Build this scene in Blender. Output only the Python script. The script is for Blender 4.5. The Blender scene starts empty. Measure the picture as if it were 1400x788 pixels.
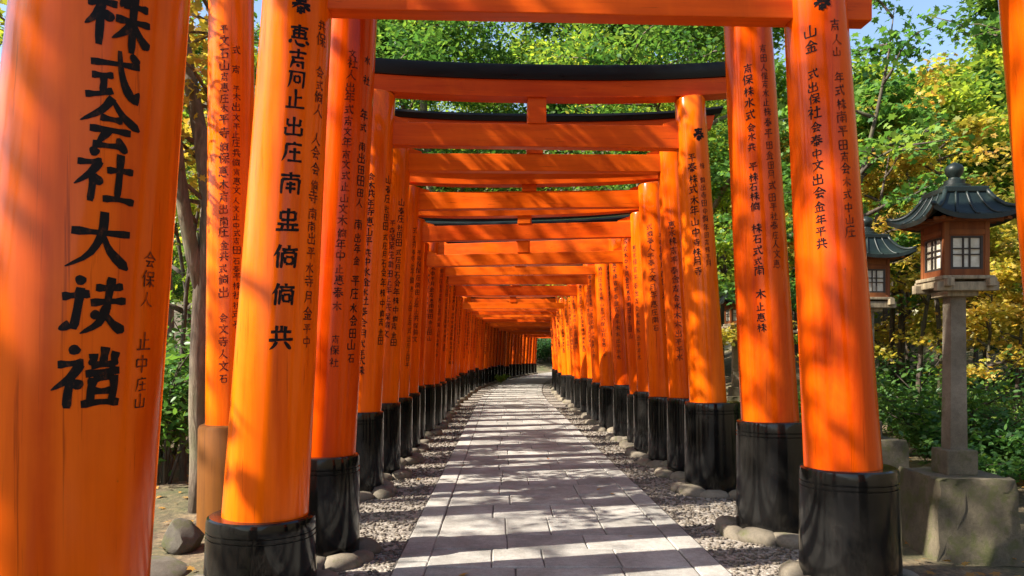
import bpy, bmesh, math, random
import numpy as np
from mathutils import Vector, Matrix

R = math.radians
SC = bpy.context.scene
COL = SC.collection

# ------------------------------------------------------------------ camera
cam_d = bpy.data.cameras.new('camera')
cam = bpy.data.objects.new('camera', cam_d)
COL.objects.link(cam)
SC.camera = cam
EYE = 1.30
cam.location = (0, 0, EYE)
cam.rotation_euler = (R(90), 0, 0)
cam_d.sensor_width = 36
cam_d.lens = 36 * 1000 / 1400          # 1000 px focal length on the 1400 px wide photo
cam_d.shift_x = 15 / 1400
cam_d.shift_y = 94 / 1400
cam_d.clip_start = 0.05
cam_d.clip_end = 2000

# ------------------------------------------------------------------ world, sun, exposure
SUN_H = Vector((-0.968, -0.25, 0)).normalized()
SUN_EL = R(41)
world = bpy.data.worlds.new('World')
SC.world = world
world.use_nodes = True
wn = world.node_tree.nodes
wl = world.node_tree.links
sky = wn.new('ShaderNodeTexSky')
sky.sky_type = 'NISHITA'
sky.sun_disc = False
sky.sun_elevation = SUN_EL
sky.sun_rotation = math.atan2(SUN_H.x, SUN_H.y)
sky.air_density = 1.0
sky.dust_density = 1.5
bg = wn['Background']
bg.inputs[1].default_value = 0.10
wl.new(sky.outputs[0], bg.inputs[0])
sun_d = bpy.data.lights.new('sun', 'SUN')
sun_d.energy = 5.0
sun_d.angle = R(0.53)
sun_d.color = (1.0, 0.93, 0.82)
sun = bpy.data.objects.new('sun', sun_d)
COL.objects.link(sun)
sdir = SUN_H * math.cos(SUN_EL) + Vector((0, 0, math.sin(SUN_EL)))
sun.rotation_euler = sdir.to_track_quat('Z', 'Y').to_euler()
sun.location = sdir * 40
SC.view_settings.view_transform = 'Standard'
SC.view_settings.look = 'None'
SC.view_settings.gamma = 1
SC.view_settings.use_curve_mapping = False
SC.view_settings.exposure = 1.6
SC.render.engine = 'CYCLES'
SC.cycles.max_bounces = 8
SC.cycles.diffuse_bounces = 5
SC.cycles.glossy_bounces = 3
SC.cycles.transmission_bounces = 4
SC.cycles.transparent_max_bounces = 4
SC.cycles.sample_clamp_indirect = 6


def px(x, y, d):
    """point seen at photo pixel (x, y) at depth d in front of the camera"""
    return Vector(((x - 685) / 1000 * d, d, EYE + (488 - y) / 1000 * d))


def bend(d):
    """sideways drift of the path to the right far down the tunnel"""
    return 0.003 * max(0.0, d - 20) ** 2


# ------------------------------------------------------------------ materials
def mat(name):
    m = bpy.data.materials.new(name)
    m.use_nodes = True
    return m, m.node_tree.nodes, m.node_tree.links, m.node_tree.nodes['Principled BSDF']


def noise(n, l, scale, detail=4, rough=0.55, vec=None, dist=0.0):
    t = n.new('ShaderNodeTexNoise')
    t.inputs['Scale'].default_value = scale
    t.inputs['Detail'].default_value = detail
    t.inputs['Roughness'].default_value = rough
    t.inputs['Distortion'].default_value = dist
    if vec is not None:
        l.new(vec, t.inputs['Vector'])
    return t.outputs['Fac']


def coords(n, l, kind='Object', scale=(1, 1, 1)):
    tc = n.new('ShaderNodeTexCoord')
    mp = n.new('ShaderNodeMapping')
    mp.inputs['Scale'].default_value = scale
    l.new(tc.outputs[kind], mp.inputs['Vector'])
    return mp.outputs[0]


def wcoords(n, l, scale=(1, 1, 1)):
    g = n.new('ShaderNodeNewGeometry')
    mp = n.new('ShaderNodeMapping')
    mp.inputs['Scale'].default_value = scale
    l.new(g.outputs['Position'], mp.inputs['Vector'])
    return mp.outputs[0]


def ramp(n, l, fac, stops):
    r = n.new('ShaderNodeValToRGB')
    el = r.color_ramp.elements
    while len(el) < len(stops):
        el.new(0.5)
    for e, (p, c) in zip(el, stops):
        e.position = p
        e.color = (c[0], c[1], c[2], 1) if not isinstance(c, (int, float)) else (c, c, c, 1)
    l.new(fac, r.inputs[0])
    return r.outputs[0]


def mixc(n, l, fac, a, b, mode='MIX'):
    m = n.new('ShaderNodeMix')
    m.data_type = 'RGBA'
    m.blend_type = mode
    for sock, v in ((m.inputs[0], fac), (m.inputs[6], a), (m.inputs[7], b)):
        if hasattr(v, 'is_output'):
            l.new(v, sock)
        elif isinstance(v, (int, float)):
            sock.default_value = v
        else:
            sock.default_value = (*v, 1)
    return m.outputs[2]


def bump(n, l, h, bsdf, strength=0.2, dist=0.01):
    b = n.new('ShaderNodeBump')
    b.inputs['Strength'].default_value = strength
    b.inputs['Distance'].default_value = dist
    l.new(h, b.inputs['Height'])
    l.new(b.outputs[0], bsdf.inputs['Normal'])


def orange_mat(name, base, dark, rough=0.3, coat=0.35, axis='Z', spec=0.16):
    m, n, l, b = mat(name)
    oi = n.new('ShaderNodeObjectInfo')
    st = (7, 7, 0.45) if axis == 'Z' else (0.45, 7, 7)
    v = wcoords(n, l, st)
    streak = noise(n, l, 1.6, 5, 0.6, v)
    blot = noise(n, l, 2.2, 5, 0.65, wcoords(n, l))
    c = mixc(n, l, ramp(n, l, streak, [(0.38, 0.0), (0.72, 1.0)]), base, dark)
    pale = (base[0] * 1.08, base[1] * 1.15, base[2])
    c = mixc(n, l, ramp(n, l, blot, [(0.5, 0.0), (0.78, 0.5)]), c, pale)
    hs = n.new('ShaderNodeHueSaturation')
    mr = n.new('ShaderNodeMapRange')
    mr.inputs[3].default_value = 0.80
    mr.inputs[4].default_value = 1.06
    l.new(oi.outputs['Random'], mr.inputs[0])
    l.new(mr.outputs[0], hs.inputs['Value'])
    mr2 = n.new('ShaderNodeMapRange')
    mr2.inputs[3].default_value = 0.498
    mr2.inputs[4].default_value = 0.506
    l.new(oi.outputs['Random'], mr2.inputs[0])
    l.new(mr2.outputs[0], hs.inputs['Hue'])
    l.new(c, hs.inputs['Color'])
    fd = noise(n, l, 1.1, 6, 0.7, wcoords(n, l, (1, 1, 0.5)), 0.8)
    hv = mixc(n, l, ramp(n, l, fd, [(0.52, 0.0), (0.68, 0.38)]), hs.outputs[0], (pale[0], pale[1] * 1.25, pale[2]))
    cv = (60, 60, 1.1) if axis == 'Z' else (1.1, 60, 60)
    crk = noise(n, l, 1.0, 4, 0.6, wcoords(n, l, cv), 0.3)
    hv = mixc(n, l, ramp(n, l, crk, [(0.62, 0.0), (0.72, 0.6)]), hv, tuple(q * 0.42 for q in dark))
    # chips and grime spots
    sp = noise(n, l, 26, 6, 0.7, wcoords(n, l, (1, 1, 0.5)))
    c2 = mixc(n, l, ramp(n, l, sp, [(0.70, 0.0), (0.76, 0.7)]), hv, (0.12, 0.025, 0.01))
    l.new(c2, b.inputs['Base Color'])
    rr = ramp(n, l, blot, [(0.3, rough * 0.75), (0.75, rough * 1.4)])
    l.new(rr, b.inputs['Roughness'])
    b.inputs['Coat Weight'].default_value = coat
    b.inputs['Coat Roughness'].default_value = 0.09
    b.inputs['Specular IOR Level'].default_value = spec
    wv = noise(n, l, 5, 3, 0.5, wcoords(n, l, (1, 1, 0.35)))
    sm = n.new('ShaderNodeMath')
    sm.operation = 'MULTIPLY_ADD'
    sm.inputs[1].default_value = 2.2
    l.new(wv, sm.inputs[0])
    l.new(streak, sm.inputs[2])
    bump(n, l, sm.outputs[0], b, 0.16, 0.007)

    return m


M = {}
M['orange'] = orange_mat('vermilion_lacquer', (0.86, 0.112, 0.002), (0.60, 0.050, 0.001), 0.16, 0.08)
M['orange_beam'] = orange_mat('vermilion_beam_paint', (0.82, 0.102, 0.002), (0.58, 0.050, 0.001), 0.4, 0.0, 'X')
M['orange_old'] = orange_mat('faded_orange_sleeve', (0.16, 0.050, 0.007), (0.075, 0.027, 0.008), 0.7, 0.0, 'Z', 0.15)

m, n, l, b = mat('black_lacquer')
v = wcoords(n, l, (3, 3, 0.5))
nz = noise(n, l, 3, 6, 0.65, v)
fine = noise(n, l, 90, 3, 0.7, wcoords(n, l))
c = ramp(n, l, nz, [(0.35, (0.003, 0.003, 0.003)), (0.75, (0.010, 0.009, 0.008))])
c = mixc(n, l, ramp(n, l, fine, [(0.72, 0.0), (0.76, 0.25)]), c, (0.10, 0.09, 0.08))
du = noise(n, l, 3.5, 7, 0.75, wcoords(n, l, (1, 1, 0.6)), 0.5)
c = mixc(n, l, ramp(n, l, du, [(0.50, 0.0), (0.75, 0.3)]), c, (0.035, 0.031, 0.026))
l.new(c, b.inputs['Base Color'])
l.new(ramp(n, l, du, [(0.4, 0.07), (0.7, 0.26)]), b.inputs['Roughness'])
b.inputs['Specular IOR Level'].default_value = 0.34
b.inputs['Coat Weight'].default_value = 0.0
b.inputs['Coat Roughness'].default_value = 0.12
bump(n, l, nz, b, 0.08, 0.004)
M['black'] = m

m, n, l, b = mat('black_roof_beam')
nz = noise(n, l, 4, 5, 0.6, wcoords(n, l, (0.6, 4, 4)))
l.new(ramp(n, l, nz, [(0.3, (0.0035, 0.0035, 0.004)), (0.8, (0.010, 0.0095, 0.009))]), b.inputs['Base Color'])
b.inputs['Specular IOR Level'].default_value = 0.22
l.new(ramp(n, l, nz, [(0.3, 0.25), (0.8, 0.5)]), b.inputs['Roughness'])
M['black_beam'] = m

m, n, l, b = mat('brush_ink')
nz = noise(n, l, 60, 4, 0.7, wcoords(n, l, (1, 1, 0.6)))
l.new(ramp(n, l, nz, [(0.55, (0.008, 0.006, 0.006)), (0.72, (0.07, 0.02, 0.008))]), b.inputs['Base Color'])
b.inputs['Roughness'].default_value = 0.5
b.inputs['Specular IOR Level'].default_value = 0.12
M['ink'] = m
m, n, l, b = mat('worn_brush_ink')
nz = noise(n, l, 45, 4, 0.7, wcoords(n, l, (1, 1, 0.6)))
l.new(ramp(n, l, nz, [(0.44, (0.018, 0.010, 0.008)), (0.66, (0.34, 0.045, 0.005))]), b.inputs['Base Color'])
b.inputs['Roughness'].default_value = 0.5
b.inputs['Specular IOR Level'].default_value = 0.12
M['ink_worn'] = m


def stone_mat(name, a, bcol, moss=0.0, sc=1.0, rough=0.85, bstr=0.35):
    m, n, l, b = mat(name)
    oi = n.new('ShaderNodeObjectInfo')
    v = wcoords(n, l)
    big = noise(n, l, 3.2 * sc, 6, 0.6, v)
    speck = noise(n, l, 140 * sc, 3, 0.75, v)
    mid = noise(n, l, 24 * sc, 5, 0.65, v)
    c = mixc(n, l, ramp(n, l, big, [(0.3, 0.0), (0.7, 1.0)]), a, bcol)
    c = mixc(n, l, 0.55, c, ramp(n, l, speck, [(0.3, 0.25), (0.5, 0.75), (0.7, 1.0)]), 'MULTIPLY')
    c = mixc(n, l, 0.5, c, ramp(n, l, mid, [(0.3, 0.55), (0.6, 1.0)]), 'MULTIPLY')
    mr = n.new('ShaderNodeMapRange')
    mr.inputs[3].default_value = 0.8
    mr.inputs[4].default_value = 1.18
    l.new(oi.outputs['Random'], mr.inputs[0])
    hs = n.new('ShaderNodeHueSaturation')
    l.new(mr.outputs[0], hs.inputs['Value'])
    l.new(c, hs.inputs['Color'])
    c = hs.outputs[0]
    if moss:
        g = noise(n, l, 5 * sc, 6, 0.7, v)
        c = mixc(n, l, ramp(n, l, g, [(0.6 - moss * 0.25, 0.0), (0.72 - moss * 0.2, 0.8)]), c, (0.07, 0.075, 0.018))
    l.new(c, b.inputs['Base Color'])
    b.inputs['Roughness'].default_value = rough
    mx = n.new('ShaderNodeMath')
    mx.operation = 'ADD'
    l.new(speck, mx.inputs[0])
    l.new(mid, mx.inputs[1])
    bump(n, l, mx.outputs[0], b, bstr, 0.006)
    return m


M['slab'] = stone_mat('granite_paving', (0.50, 0.475, 0.425), (0.27, 0.25, 0.215), 0.0, 1.0, 0.8, 1.0)
M['joint'] = stone_mat('path_joint_grit', (0.10, 0.085, 0.07), (0.07, 0.06, 0.05))
M['footing'] = stone_mat('footing_concrete', (0.24, 0.20, 0.145), (0.13, 0.105, 0.07), 0.2, 1.3, 0.85, 0.25)
M['pebble'] = stone_mat('gravel_stone', (0.25, 0.205, 0.155), (0.13, 0.10, 0.072), 0.0, 2.0)
M['pedestal'] = stone_mat('mossy_pedestal_stone', (0.19, 0.155, 0.095), (0.08, 0.064, 0.038), 0.45, 1.6, 0.9, 0.9)
M['rock'] = stone_mat('mossy_rock', (0.15, 0.13, 0.10), (0.08, 0.065, 0.045), 0.45, 1.4, 0.9, 0.9)
M['lpost'] = stone_mat('weathered_lantern_post', (0.32, 0.265, 0.19), (0.15, 0.12, 0.075), 0.2, 1.2)

m, n, l, b = mat('forest_soil')
v = wcoords(n, l)
a1 = noise(n, l, 0.9, 6, 0.6, v)
a2 = noise(n, l, 14, 6, 0.7, v)
a3 = noise(n, l, 70, 3, 0.7, v)
c = ramp(n, l, a2, [(0.3, (0.045, 0.032, 0.02)), (0.5, (0.13, 0.09, 0.05)), (0.68, (0.27, 0.19, 0.10))])
c = mixc(n, l, ramp(n, l, a1, [(0.45, 0.0), (0.62, 0.75)]), c, (0.055, 0.07, 0.018))
c = mixc(n, l, 0.5, c, ramp(n, l, a3, [(0.35, 0.4), (0.6, 1.0)]), 'MULTIPLY')
l.new(c, b.inputs['Base Color'])
b.inputs['Roughness'].default_value = 0.95
bump(n, l, a2, b, 0.7, 0.04)
M['soil'] = m

m, n, l, b = mat('gravel_bed')
vv = n.new('ShaderNodeTexVoronoi')
vv.inputs['Scale'].default_value = 46
l.new(wcoords(n, l), vv.inputs['Vector'])
c = ramp(n, l, vv.outputs['Color'], [(0.1, (0.11, 0.09, 0.07)), (0.9, (0.33, 0.29, 0.24))])
l.new(c, b.inputs['Base Color'])
b.inputs['Roughness'].default_value = 0.9
bump(n, l, vv.outputs['Distance'], b, 0.8, -0.015)
M['gravel'] = m


def bark_mat(name, a, bcol):
    m, n, l, b = mat(name)
    v = wcoords(n, l, (9, 9, 1.6))
    f = noise(n, l, 2.5, 7, 0.7, v, 0.6)
    g = noise(n, l, 1.5, 4, 0.6, wcoords(n, l))
    c = ramp(n, l, f, [(0.3, tuple(q * 0.35 for q in a)), (0.55, a), (0.75, bcol)])
    c = mixc(n, l, ramp(n, l, g, [(0.5, 0.0), (0.65, 0.55)]), c, (0.10, 0.105, 0.04))
    l.new(c, b.inputs['Base Color'])
    b.inputs['Roughness'].default_value = 0.95
    bump(n, l, f, b, 0.9, 0.02)
    return m


M['bark'] = bark_mat('tree_bark', (0.15, 0.11, 0.075), (0.30, 0.24, 0.17))
M['bark_dark'] = bark_mat('dark_bark', (0.075, 0.055, 0.04), (0.15, 0.12, 0.085))


def leaf_mat(name, cols, trans=0.5, gloss=0.02):
    m, n, l, b = mat(name)
    n.remove(b)
    out = n['Material Output']
    g = n.new('ShaderNodeNewGeometry')
    oi = n.new('ShaderNodeObjectInfo')
    k = len(cols)
    # clump-wise hue drift plus leaf-wise variation
    cl = noise(n, l, 0.9, 3, 0.6, wcoords(n, l))
    add = n.new('ShaderNodeMath')
    add.operation = 'MULTIPLY_ADD'
    add.inputs[1].default_value = 0.55
    l.new(g.outputs['Random Per Island'], add.inputs[0])
    mr = n.new('ShaderNodeMapRange')
    mr.inputs[1].default_value = 0.3
    mr.inputs[2].default_value = 0.7
    mr.inputs[3].default_value = -0.1
    mr.inputs[4].default_value = 0.55
    l.new(cl, mr.inputs[0])
    l.new(mr.outputs[0], add.inputs[2])
    c = ramp(n, l, add.outputs[0], [(i / (k - 1), cc) for i, cc in enumerate(cols)])
    hs = n.new('ShaderNodeHueSaturation')
    m2 = n.new('ShaderNodeMapRange')
    m2.inputs[3].default_value = 0.8
    m2.inputs[4].default_value = 1.2
    l.new(oi.outputs['Random'], m2.inputs[0])
    l.new(m2.outputs[0], hs.inputs['Value'])
    l.new(c, hs.inputs['Color'])
    c = hs.outputs[0]
    d = n.new('ShaderNodeBsdfDiffuse')
    t = n.new('ShaderNodeBsdfTranslucent')
    gl = n.new('ShaderNodeBsdfGlossy')
    gl.inputs['Roughness'].default_value = 0.38
    gl.inputs['Color'].default_value = (0.9, 0.95, 0.9, 1)
    l.new(c, d.inputs['Color'])
    tc = mixc(n, l, 1.0, c, (1.5, 1.45, 0.75), 'MULTIPLY')
    l.new(tc, t.inputs['Color'])
    s1 = n.new('ShaderNodeMixShader')
    s1.inputs[0].default_value = trans
    l.new(d.outputs[0], s1.inputs[1])
    l.new(t.outputs[0], s1.inputs[2])
    s2 = n.new('ShaderNodeMixShader')
    s2.inputs[0].default_value = gloss
    l.new(s1.outputs[0], s2.inputs[1])
    l.new(gl.outputs[0], s2.inputs[2])
    l.new(s2.outputs[0], out.inputs[0])
    return m


M['leaf_green'] = leaf_mat('leaves_green', [(0.025, 0.075, 0.024), (0.055, 0.145, 0.035), (0.11, 0.21, 0.045), (0.21, 0.29, 0.055)])
M['leaf_deep'] = leaf_mat('leaves_deep_green', [(0.018, 0.06, 0.028), (0.03, 0.095, 0.04), (0.06, 0.15, 0.05), (0.10, 0.20, 0.06)], 0.4)
M['leaf_lime'] = leaf_mat('leaves_yellow_green', [(0.07, 0.15, 0.03), (0.15, 0.25, 0.04), (0.29, 0.36, 0.05), (0.46, 0.41, 0.06)], 0.55)
M['leaf_gold'] = leaf_mat('leaves_gold', [(0.14, 0.19, 0.035), (0.34, 0.31, 0.055), (0.52, 0.37, 0.075), (0.46, 0.22, 0.06)], 0.55)
M['leaf_dry'] = leaf_mat('leaves_dry', [(0.16, 0.08, 0.03), (0.30, 0.16, 0.05), (0.42, 0.24, 0.06), (0.40, 0.12, 0.04)], 0.2)

m, n, l, b = mat('copper_roof')
nz = noise(n, l, 6, 6, 0.65, wcoords(n, l))
l.new(ramp(n, l, nz, [(0.3, (0.005, 0.008, 0.008)), (0.55, (0.010, 0.018, 0.016)), (0.75, (0.03, 0.042, 0.033))]), b.inputs['Base Color'])
b.inputs['Roughness'].default_value = 0.42
b.inputs['Metallic'].default_value = 0.0
b.inputs['Specular IOR Level'].default_value = 0.3
bump(n, l, nz, b, 0.15, 0.01)
M['copper'] = m
M['lwood'] = orange_mat('lantern_red_wood', (0.24, 0.075, 0.022), (0.11, 0.035, 0.014), 0.7, 0.0, 'Z', 0.2)
m, n, l, b = mat('lantern_grey_timber')
nz = noise(n, l, 5, 6, 0.7, wcoords(n, l, (6, 6, 1.5)))
l.new(ramp(n, l, nz, [(0.3, (0.11, 0.085, 0.05)), (0.7, (0.36, 0.29, 0.18))]), b.inputs['Base Color'])
b.inputs['Roughness'].default_value = 0.85
bump(n, l, nz, b, 0.4, 0.008)
M['timber'] = m
m, n, l, b = mat('lantern_paper')
nz = noise(n, l, 20, 4, 0.6, wcoords(n, l))
l.new(ramp(n, l, nz, [(0.3, (0.42, 0.38, 0.27)), (0.7, (0.66, 0.62, 0.50))]), b.inputs['Base Color'])
b.inputs['Roughness'].default_value = 0.8
M['paper'] = m
m, n, l, b = mat('dark_lattice')
b.inputs['Base Color'].default_value = (0.03, 0.022, 0.015, 1)
b.inputs['Roughness'].default_value = 0.7
M['lattice'] = m


# ------------------------------------------------------------------ object helpers
def tag(o, label=None, cat=None, group=None, kind=None):
    if label: o['label'] = label
    if cat: o['category'] = cat
    if group: o['group'] = group
    if kind: o['kind'] = kind
    return o


def link(o, parent=None):
    COL.objects.link(o)
    if parent is not None:
        o.parent = parent
    return o


def empty(name, loc=(0, 0, 0), rz=0.0):
    o = bpy.data.objects.new(name, None)
    o.empty_display_size = 0.2
    o.location = loc
    o.rotation_euler = (0, 0, rz)
    return link(o)


class MB:
    """collects vertices and faces, then links them as ONE mesh object"""
    def __init__(s):
        s.v, s.f = [], []

    def add(s, vs, fs):
        k = len(s.v)
        s.v += [tuple(p) for p in vs]
        s.f += [tuple(i + k for i in f) for f in fs]
        return s

    def box(s, x0, x1, y0, y1, z0, z1, ch=0.0):
        """box with chamfered edges"""
        if ch <= 0:
            vs = [(x, y, z) for x in (x0, x1) for y in (y0, y1) for z in (z0, z1)]
            return s.add(vs, [(0, 1, 3, 2), (4, 6, 7, 5), (0, 4, 5, 1), (2, 3, 7, 6), (0, 2, 6, 4), (1, 5, 7, 3)])
        bm = bmesh.new()
        bmesh.ops.create_cube(bm, size=1)
        for q in bm.verts:
            q.co = Vector(((x0 + x1) / 2 + q.co.x * (x1 - x0), (y0 + y1) / 2 + q.co.y * (y1 - y0), (z0 + z1) / 2 + q.co.z * (z1 - z0)))
        bmesh.ops.bevel(bm, geom=bm.edges[:], offset=ch, segments=2, profile=0.5, affect='EDGES', clamp_overlap=True)
        bm.verts.index_update()
        s.add([q.co for q in bm.verts], [[q.index for q in f.verts] for f in bm.faces])
        bm.free()
        return s

    def lathe(s, prof, seg=24, cx=0, cy=0, cap=True):
        """prof: list of (r, z)"""
        k = len(prof)
        vs = [(cx + r * math.cos(2 * math.pi * j / seg), cy + r * math.sin(2 * math.pi * j / seg), z) for r, z in prof for j in range(seg)]
        fs = [(i * seg + j, i * seg + (j + 1) % seg, (i + 1) * seg + (j + 1) % seg, (i + 1) * seg + j) for i in range(k - 1) for j in range(seg)]
        if cap:
            fs.append(tuple(range(seg - 1, -1, -1)))
            fs.append(tuple((k - 1) * seg + j for j in range(seg)))
        return s.add(vs, fs)

    def tube(s, pts, rad, seg=8, jit=0.0, rng=None):
        pts = [Vector(p) for p in pts]
        vs = []
        for i, p in enumerate(pts):
            t = (pts[min(i + 1, len(pts) - 1)] - pts[max(i - 1, 0)]).normalized()
            a = t.orthogonal().normalized() if i == 0 else (a - t * a.dot(t)).normalized()
            bb = t.cross(a)
            for j in range(seg):
                w = 2 * math.pi * j / seg
                r = rad[i] * (1 + (rng.uniform(-jit, jit) if rng else 0))
                vs.append(p + (a * math.cos(w) + bb * math.sin(w)) * r)
        fs = [(i * seg + j, i * seg + (j + 1) % seg, (i + 1) * seg + (j + 1) % seg, (i + 1) * seg + j) for i in range(len(pts) - 1) for j in range(seg)]
        fs += [tuple(range(seg - 1, -1, -1)), tuple((len(pts) - 1) * seg + j for j in range(seg))]
        return s.add(vs, fs)

    def sweep_x(s, prof, xs, zo, sc=None):
        """profile polygon (y, z) carried along x; zo(x) lifts it"""
        k = len(prof)
        vs = [(x + (0 if sc is None else sc(x, z)), y, z + zo(x)) for x in xs for y, z in prof]
        fs = [(i * k + j, i * k + (j + 1) % k, (i + 1) * k + (j + 1) % k, (i + 1) * k + j) for i in range(len(xs) - 1) for j in range(k)]
        fs += [tuple(range(k - 1, -1, -1)), tuple((len(xs) - 1) * k + j for j in range(k))]
        return s.add(vs, fs)

    def mesh(s, name, mt, smooth=False, angle=None):
        me = bpy.data.meshes.new(name)
        me.from_pydata(s.v, [], s.f)
        me.materials.append(mt)
        bm = bmesh.new()
        bm.from_mesh(me)
        bmesh.ops.recalc_face_normals(bm, faces=bm.faces[:])
        if angle is not None:
            for f in bm.faces: f.smooth = True
            for e in bm.edges:
                if len(e.link_faces) == 2 and e.calc_face_angle(0) > angle:
                    e.smooth = False
        elif smooth:
            for f in bm.faces: f.smooth = True
        bm.to_mesh(me)
        bm.free()
        return me

    def build(s, name, mt, parent=None, smooth=False, angle=None):
        return link(bpy.data.objects.new(name, s.mesh(name, mt, smooth, angle)), parent)


def np_mesh(name, V, F_list, mt, smooth=False):
    """V (n,3) array, F_list list of (m,k) index arrays"""
    me = bpy.data.meshes.new(name)
    me.vertices.add(len(V))
    me.vertices.foreach_set('co', np.ascontiguousarray(V, dtype=np.float32).ravel())
    loops = np.concatenate([f.ravel() for f in F_list]).astype(np.int32)
    sizes = np.concatenate([np.full(len(f), f.shape[1]) for f in F_list]).astype(np.int32)
    starts = np.concatenate([[0], np.cumsum(sizes)[:-1]]).astype(np.int32)
    me.loops.add(len(loops))
    me.loops.foreach_set('vertex_index', loops)
    me.polygons.add(len(sizes))
    me.polygons.foreach_set('loop_start', starts)
    me.polygons.foreach_set('loop_total', sizes)
    if smooth:
        me.polygons.foreach_set('use_smooth', np.ones(len(sizes), dtype=bool))
    me.update(calc_edges=True)
    me.materials.append(mt)
    return me


def place(o, loc, rz=0.0, sc=1.0):
    o.location = loc
    o.rotation_euler = (0, 0, rz)
    o.scale = (sc, sc, sc) if isinstance(sc, (int, float)) else sc
    return o


def copy_tree(o, parent=None):
    c = o.copy()
    COL.objects.link(c)
    if parent is not None:
        c.parent = parent
    for ch in list(o.children):
        copy_tree(ch, c)
    return c


# ------------------------------------------------------------------ ground
def ground_h(x, y):
    cx = 0.36 + bend(y) if y > 0 else 0.36
    u = x - cx
    h = -0.035
    w = max(0.0, abs(u) - 2.1)
    h += 0.05 * min(1, w) * math.sin(x * 1.7 + 1.3 * math.sin(y * 0.9)) * math.sin(y * 1.3 + x * 0.6)
    if u > 0:
        t = max(0.0, u - 5.5)
        h += 0.10 * t + 0.016 * t * t if t < 16 else 1.6 + 4.096 + 0.61 * (t - 16)
    else:
        t = max(0.0, -u - 4.5)
        h += 0.06 * t + 0.004 * t * t if t < 20 else 1.2 + 1.6 + 0.22 * (t - 20)
    if y > 72:
        h += 0.35 * (y - 72)
    return min(h, 60 + 0.02 * abs(u))


gx = sorted(set([round(v, 3) for v in list(np.arange(-6, 8.01, 0.25)) + list(np.arange(-26, -6, 1.0)) + list(np.arange(8, 40, 1.0)) + list(np.arange(-200, -26, 6)) + list(np.arange(40, 240, 6))]))
gy = sorted(set([round(v, 3) for v in list(np.arange(1, 20.01, 0.25)) + list(np.arange(20, 70, 1.0)) + list(np.arange(-60, 1, 2)) + list(np.arange(70, 300, 6))]))
V = np.array([(x, y, ground_h(x, y)) for y in gy for x in gx])
nx, ny = len(gx), len(gy)
ii = np.arange(nx * ny).reshape(ny, nx)
F = np.stack([ii[:-1, :-1], ii[:-1, 1:], ii[1:, 1:], ii[1:, :-1]], -1).reshape(-1, 4)
g = link(bpy.data.objects.new('ground', np_mesh('ground', V, [F], M['soil'], True)))
tag(g, kind='structure')


def strip(name, u0, u1, y0, y1, z, mt, step=1.0):
    ys = np.arange(y0, y1 + 0.01, step)
    vs = []
    for y in ys:
        vs += [(0.36 + bend(y) + u0, y, z), (0.36 + bend(y) + u1, y, z)]
    V = np.array(vs)
    k = np.arange(len(ys) - 1) * 2
    F = np.stack([k, k + 1, k + 3, k + 2], -1)
    return tag(link(bpy.data.objects.new(name, np_mesh(name, V, [F], mt))), kind='structure')


strip('gravel_verge', -1.72, 1.75, -3, 70, -0.022, M['gravel'])
path = strip('path', -1.03, 1.03, -3, 70, -0.010, M['joint'])

rng = random.Random(5)


def slab(u0, u1, y0, y1):
    gap = 0.0035
    ch = 0.007
    z = rng.uniform(-0.003, 0.004)
    tilt = (rng.uniform(-0.003, 0.003), rng.uniform(-0.003, 0.003))
    j = lambda: rng.uniform(-0.004, 0.004)
    cu, cy = (u0 + u1) / 2, (y0 + y1) / 2
    base = [(u0 + gap + j(), y0 + gap + j()), (u1 - gap + j(), y0 + gap + j()), (u1 - gap + j(), y1 - gap + j()), (u0 + gap + j(), y1 - gap + j())]
    # subdivide each edge once with a little raggedness
    ring = []
    for i in range(4):
        a, b2 = base[i], base[(i + 1) % 4]
        for t in (0, 0.33, 0.66):
            p = (a[0] + (b2[0] - a[0]) * t, a[1] + (b2[1] - a[1]) * t)
            if t:
                p = (p[0] + j() * 0.6, p[1] + j() * 0.6)
            ring.append(p)
    k = len(ring)
    ox, oy = 0.36 + bend(cy) + cu, cy
    sl = bend(cy + 0.5) - bend(cy - 0.5)
    def P(u, y, zz):
        return (u - cu + sl * (y - cy), y - cy, zz + tilt[0] * (u - cu) + tilt[1] * (y - cy))
    vs = [P(u, y, -0.05) for u, y in ring] + [P(u, y, z - ch * 0.8) for u, y in ring]
    ins = []
    for u, y in ring:
        du, dy = u - cu, y - cy
        ins.append(P(cu + math.copysign(max(0, abs(du) - ch), du), cy + math.copysign(max(0, abs(dy) - ch), dy), z))
    vs += ins
    fs = [(i, (i + 1) % k, k + (i + 1) % k, k + i) for i in range(k)] + [(k + i, k + (i + 1) % k, 2 * k + (i + 1) % k, 2 * k + i) for i in range(k)]
    fs.append(tuple(2 * k + i for i in range(k)))
    o = MB().add(vs, fs).build('paving_slab', M['slab'], path)
    o.location = (ox, oy, 0)
    return o


n_slab = 0
y = 1.6
while y < 34 and n_slab < 228:
    ln = rng.uniform(0.36, 0.62)
    q_ = rng.random()
    if q_ < 0.35:
        cuts = [-0.82, rng.uniform(-0.48, -0.32), rng.uniform(-0.1, 0.1), rng.uniform(0.36, 0.5), 0.83]
    else:
        cuts = [-0.82, rng.uniform(-0.4, -0.2), rng.uniform(0.22, 0.42), 0.83]
    for a, b2 in zip(cuts[:-1], cuts[1:]):
        slab(a, b2, y, y + ln)
        n_slab += 1
    y += ln
Y_SLAB = y
for side, (a, b2) in ((-1, (-1.02, -0.82)), (1, (0.83, 1.02))):
    y = 1.5
    while y < Y_SLAB:
        ln = rng.uniform(0.85, 1.15)
        slab(a, b2, y, y + ln)
        n_slab += 1
        y += ln
for nm, y0, y1 in (('paving_far', Y_SLAB, 70),):
    o = strip('paving', -1.02, 1.02, y0, y1, 0.0, M['slab'])

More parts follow.
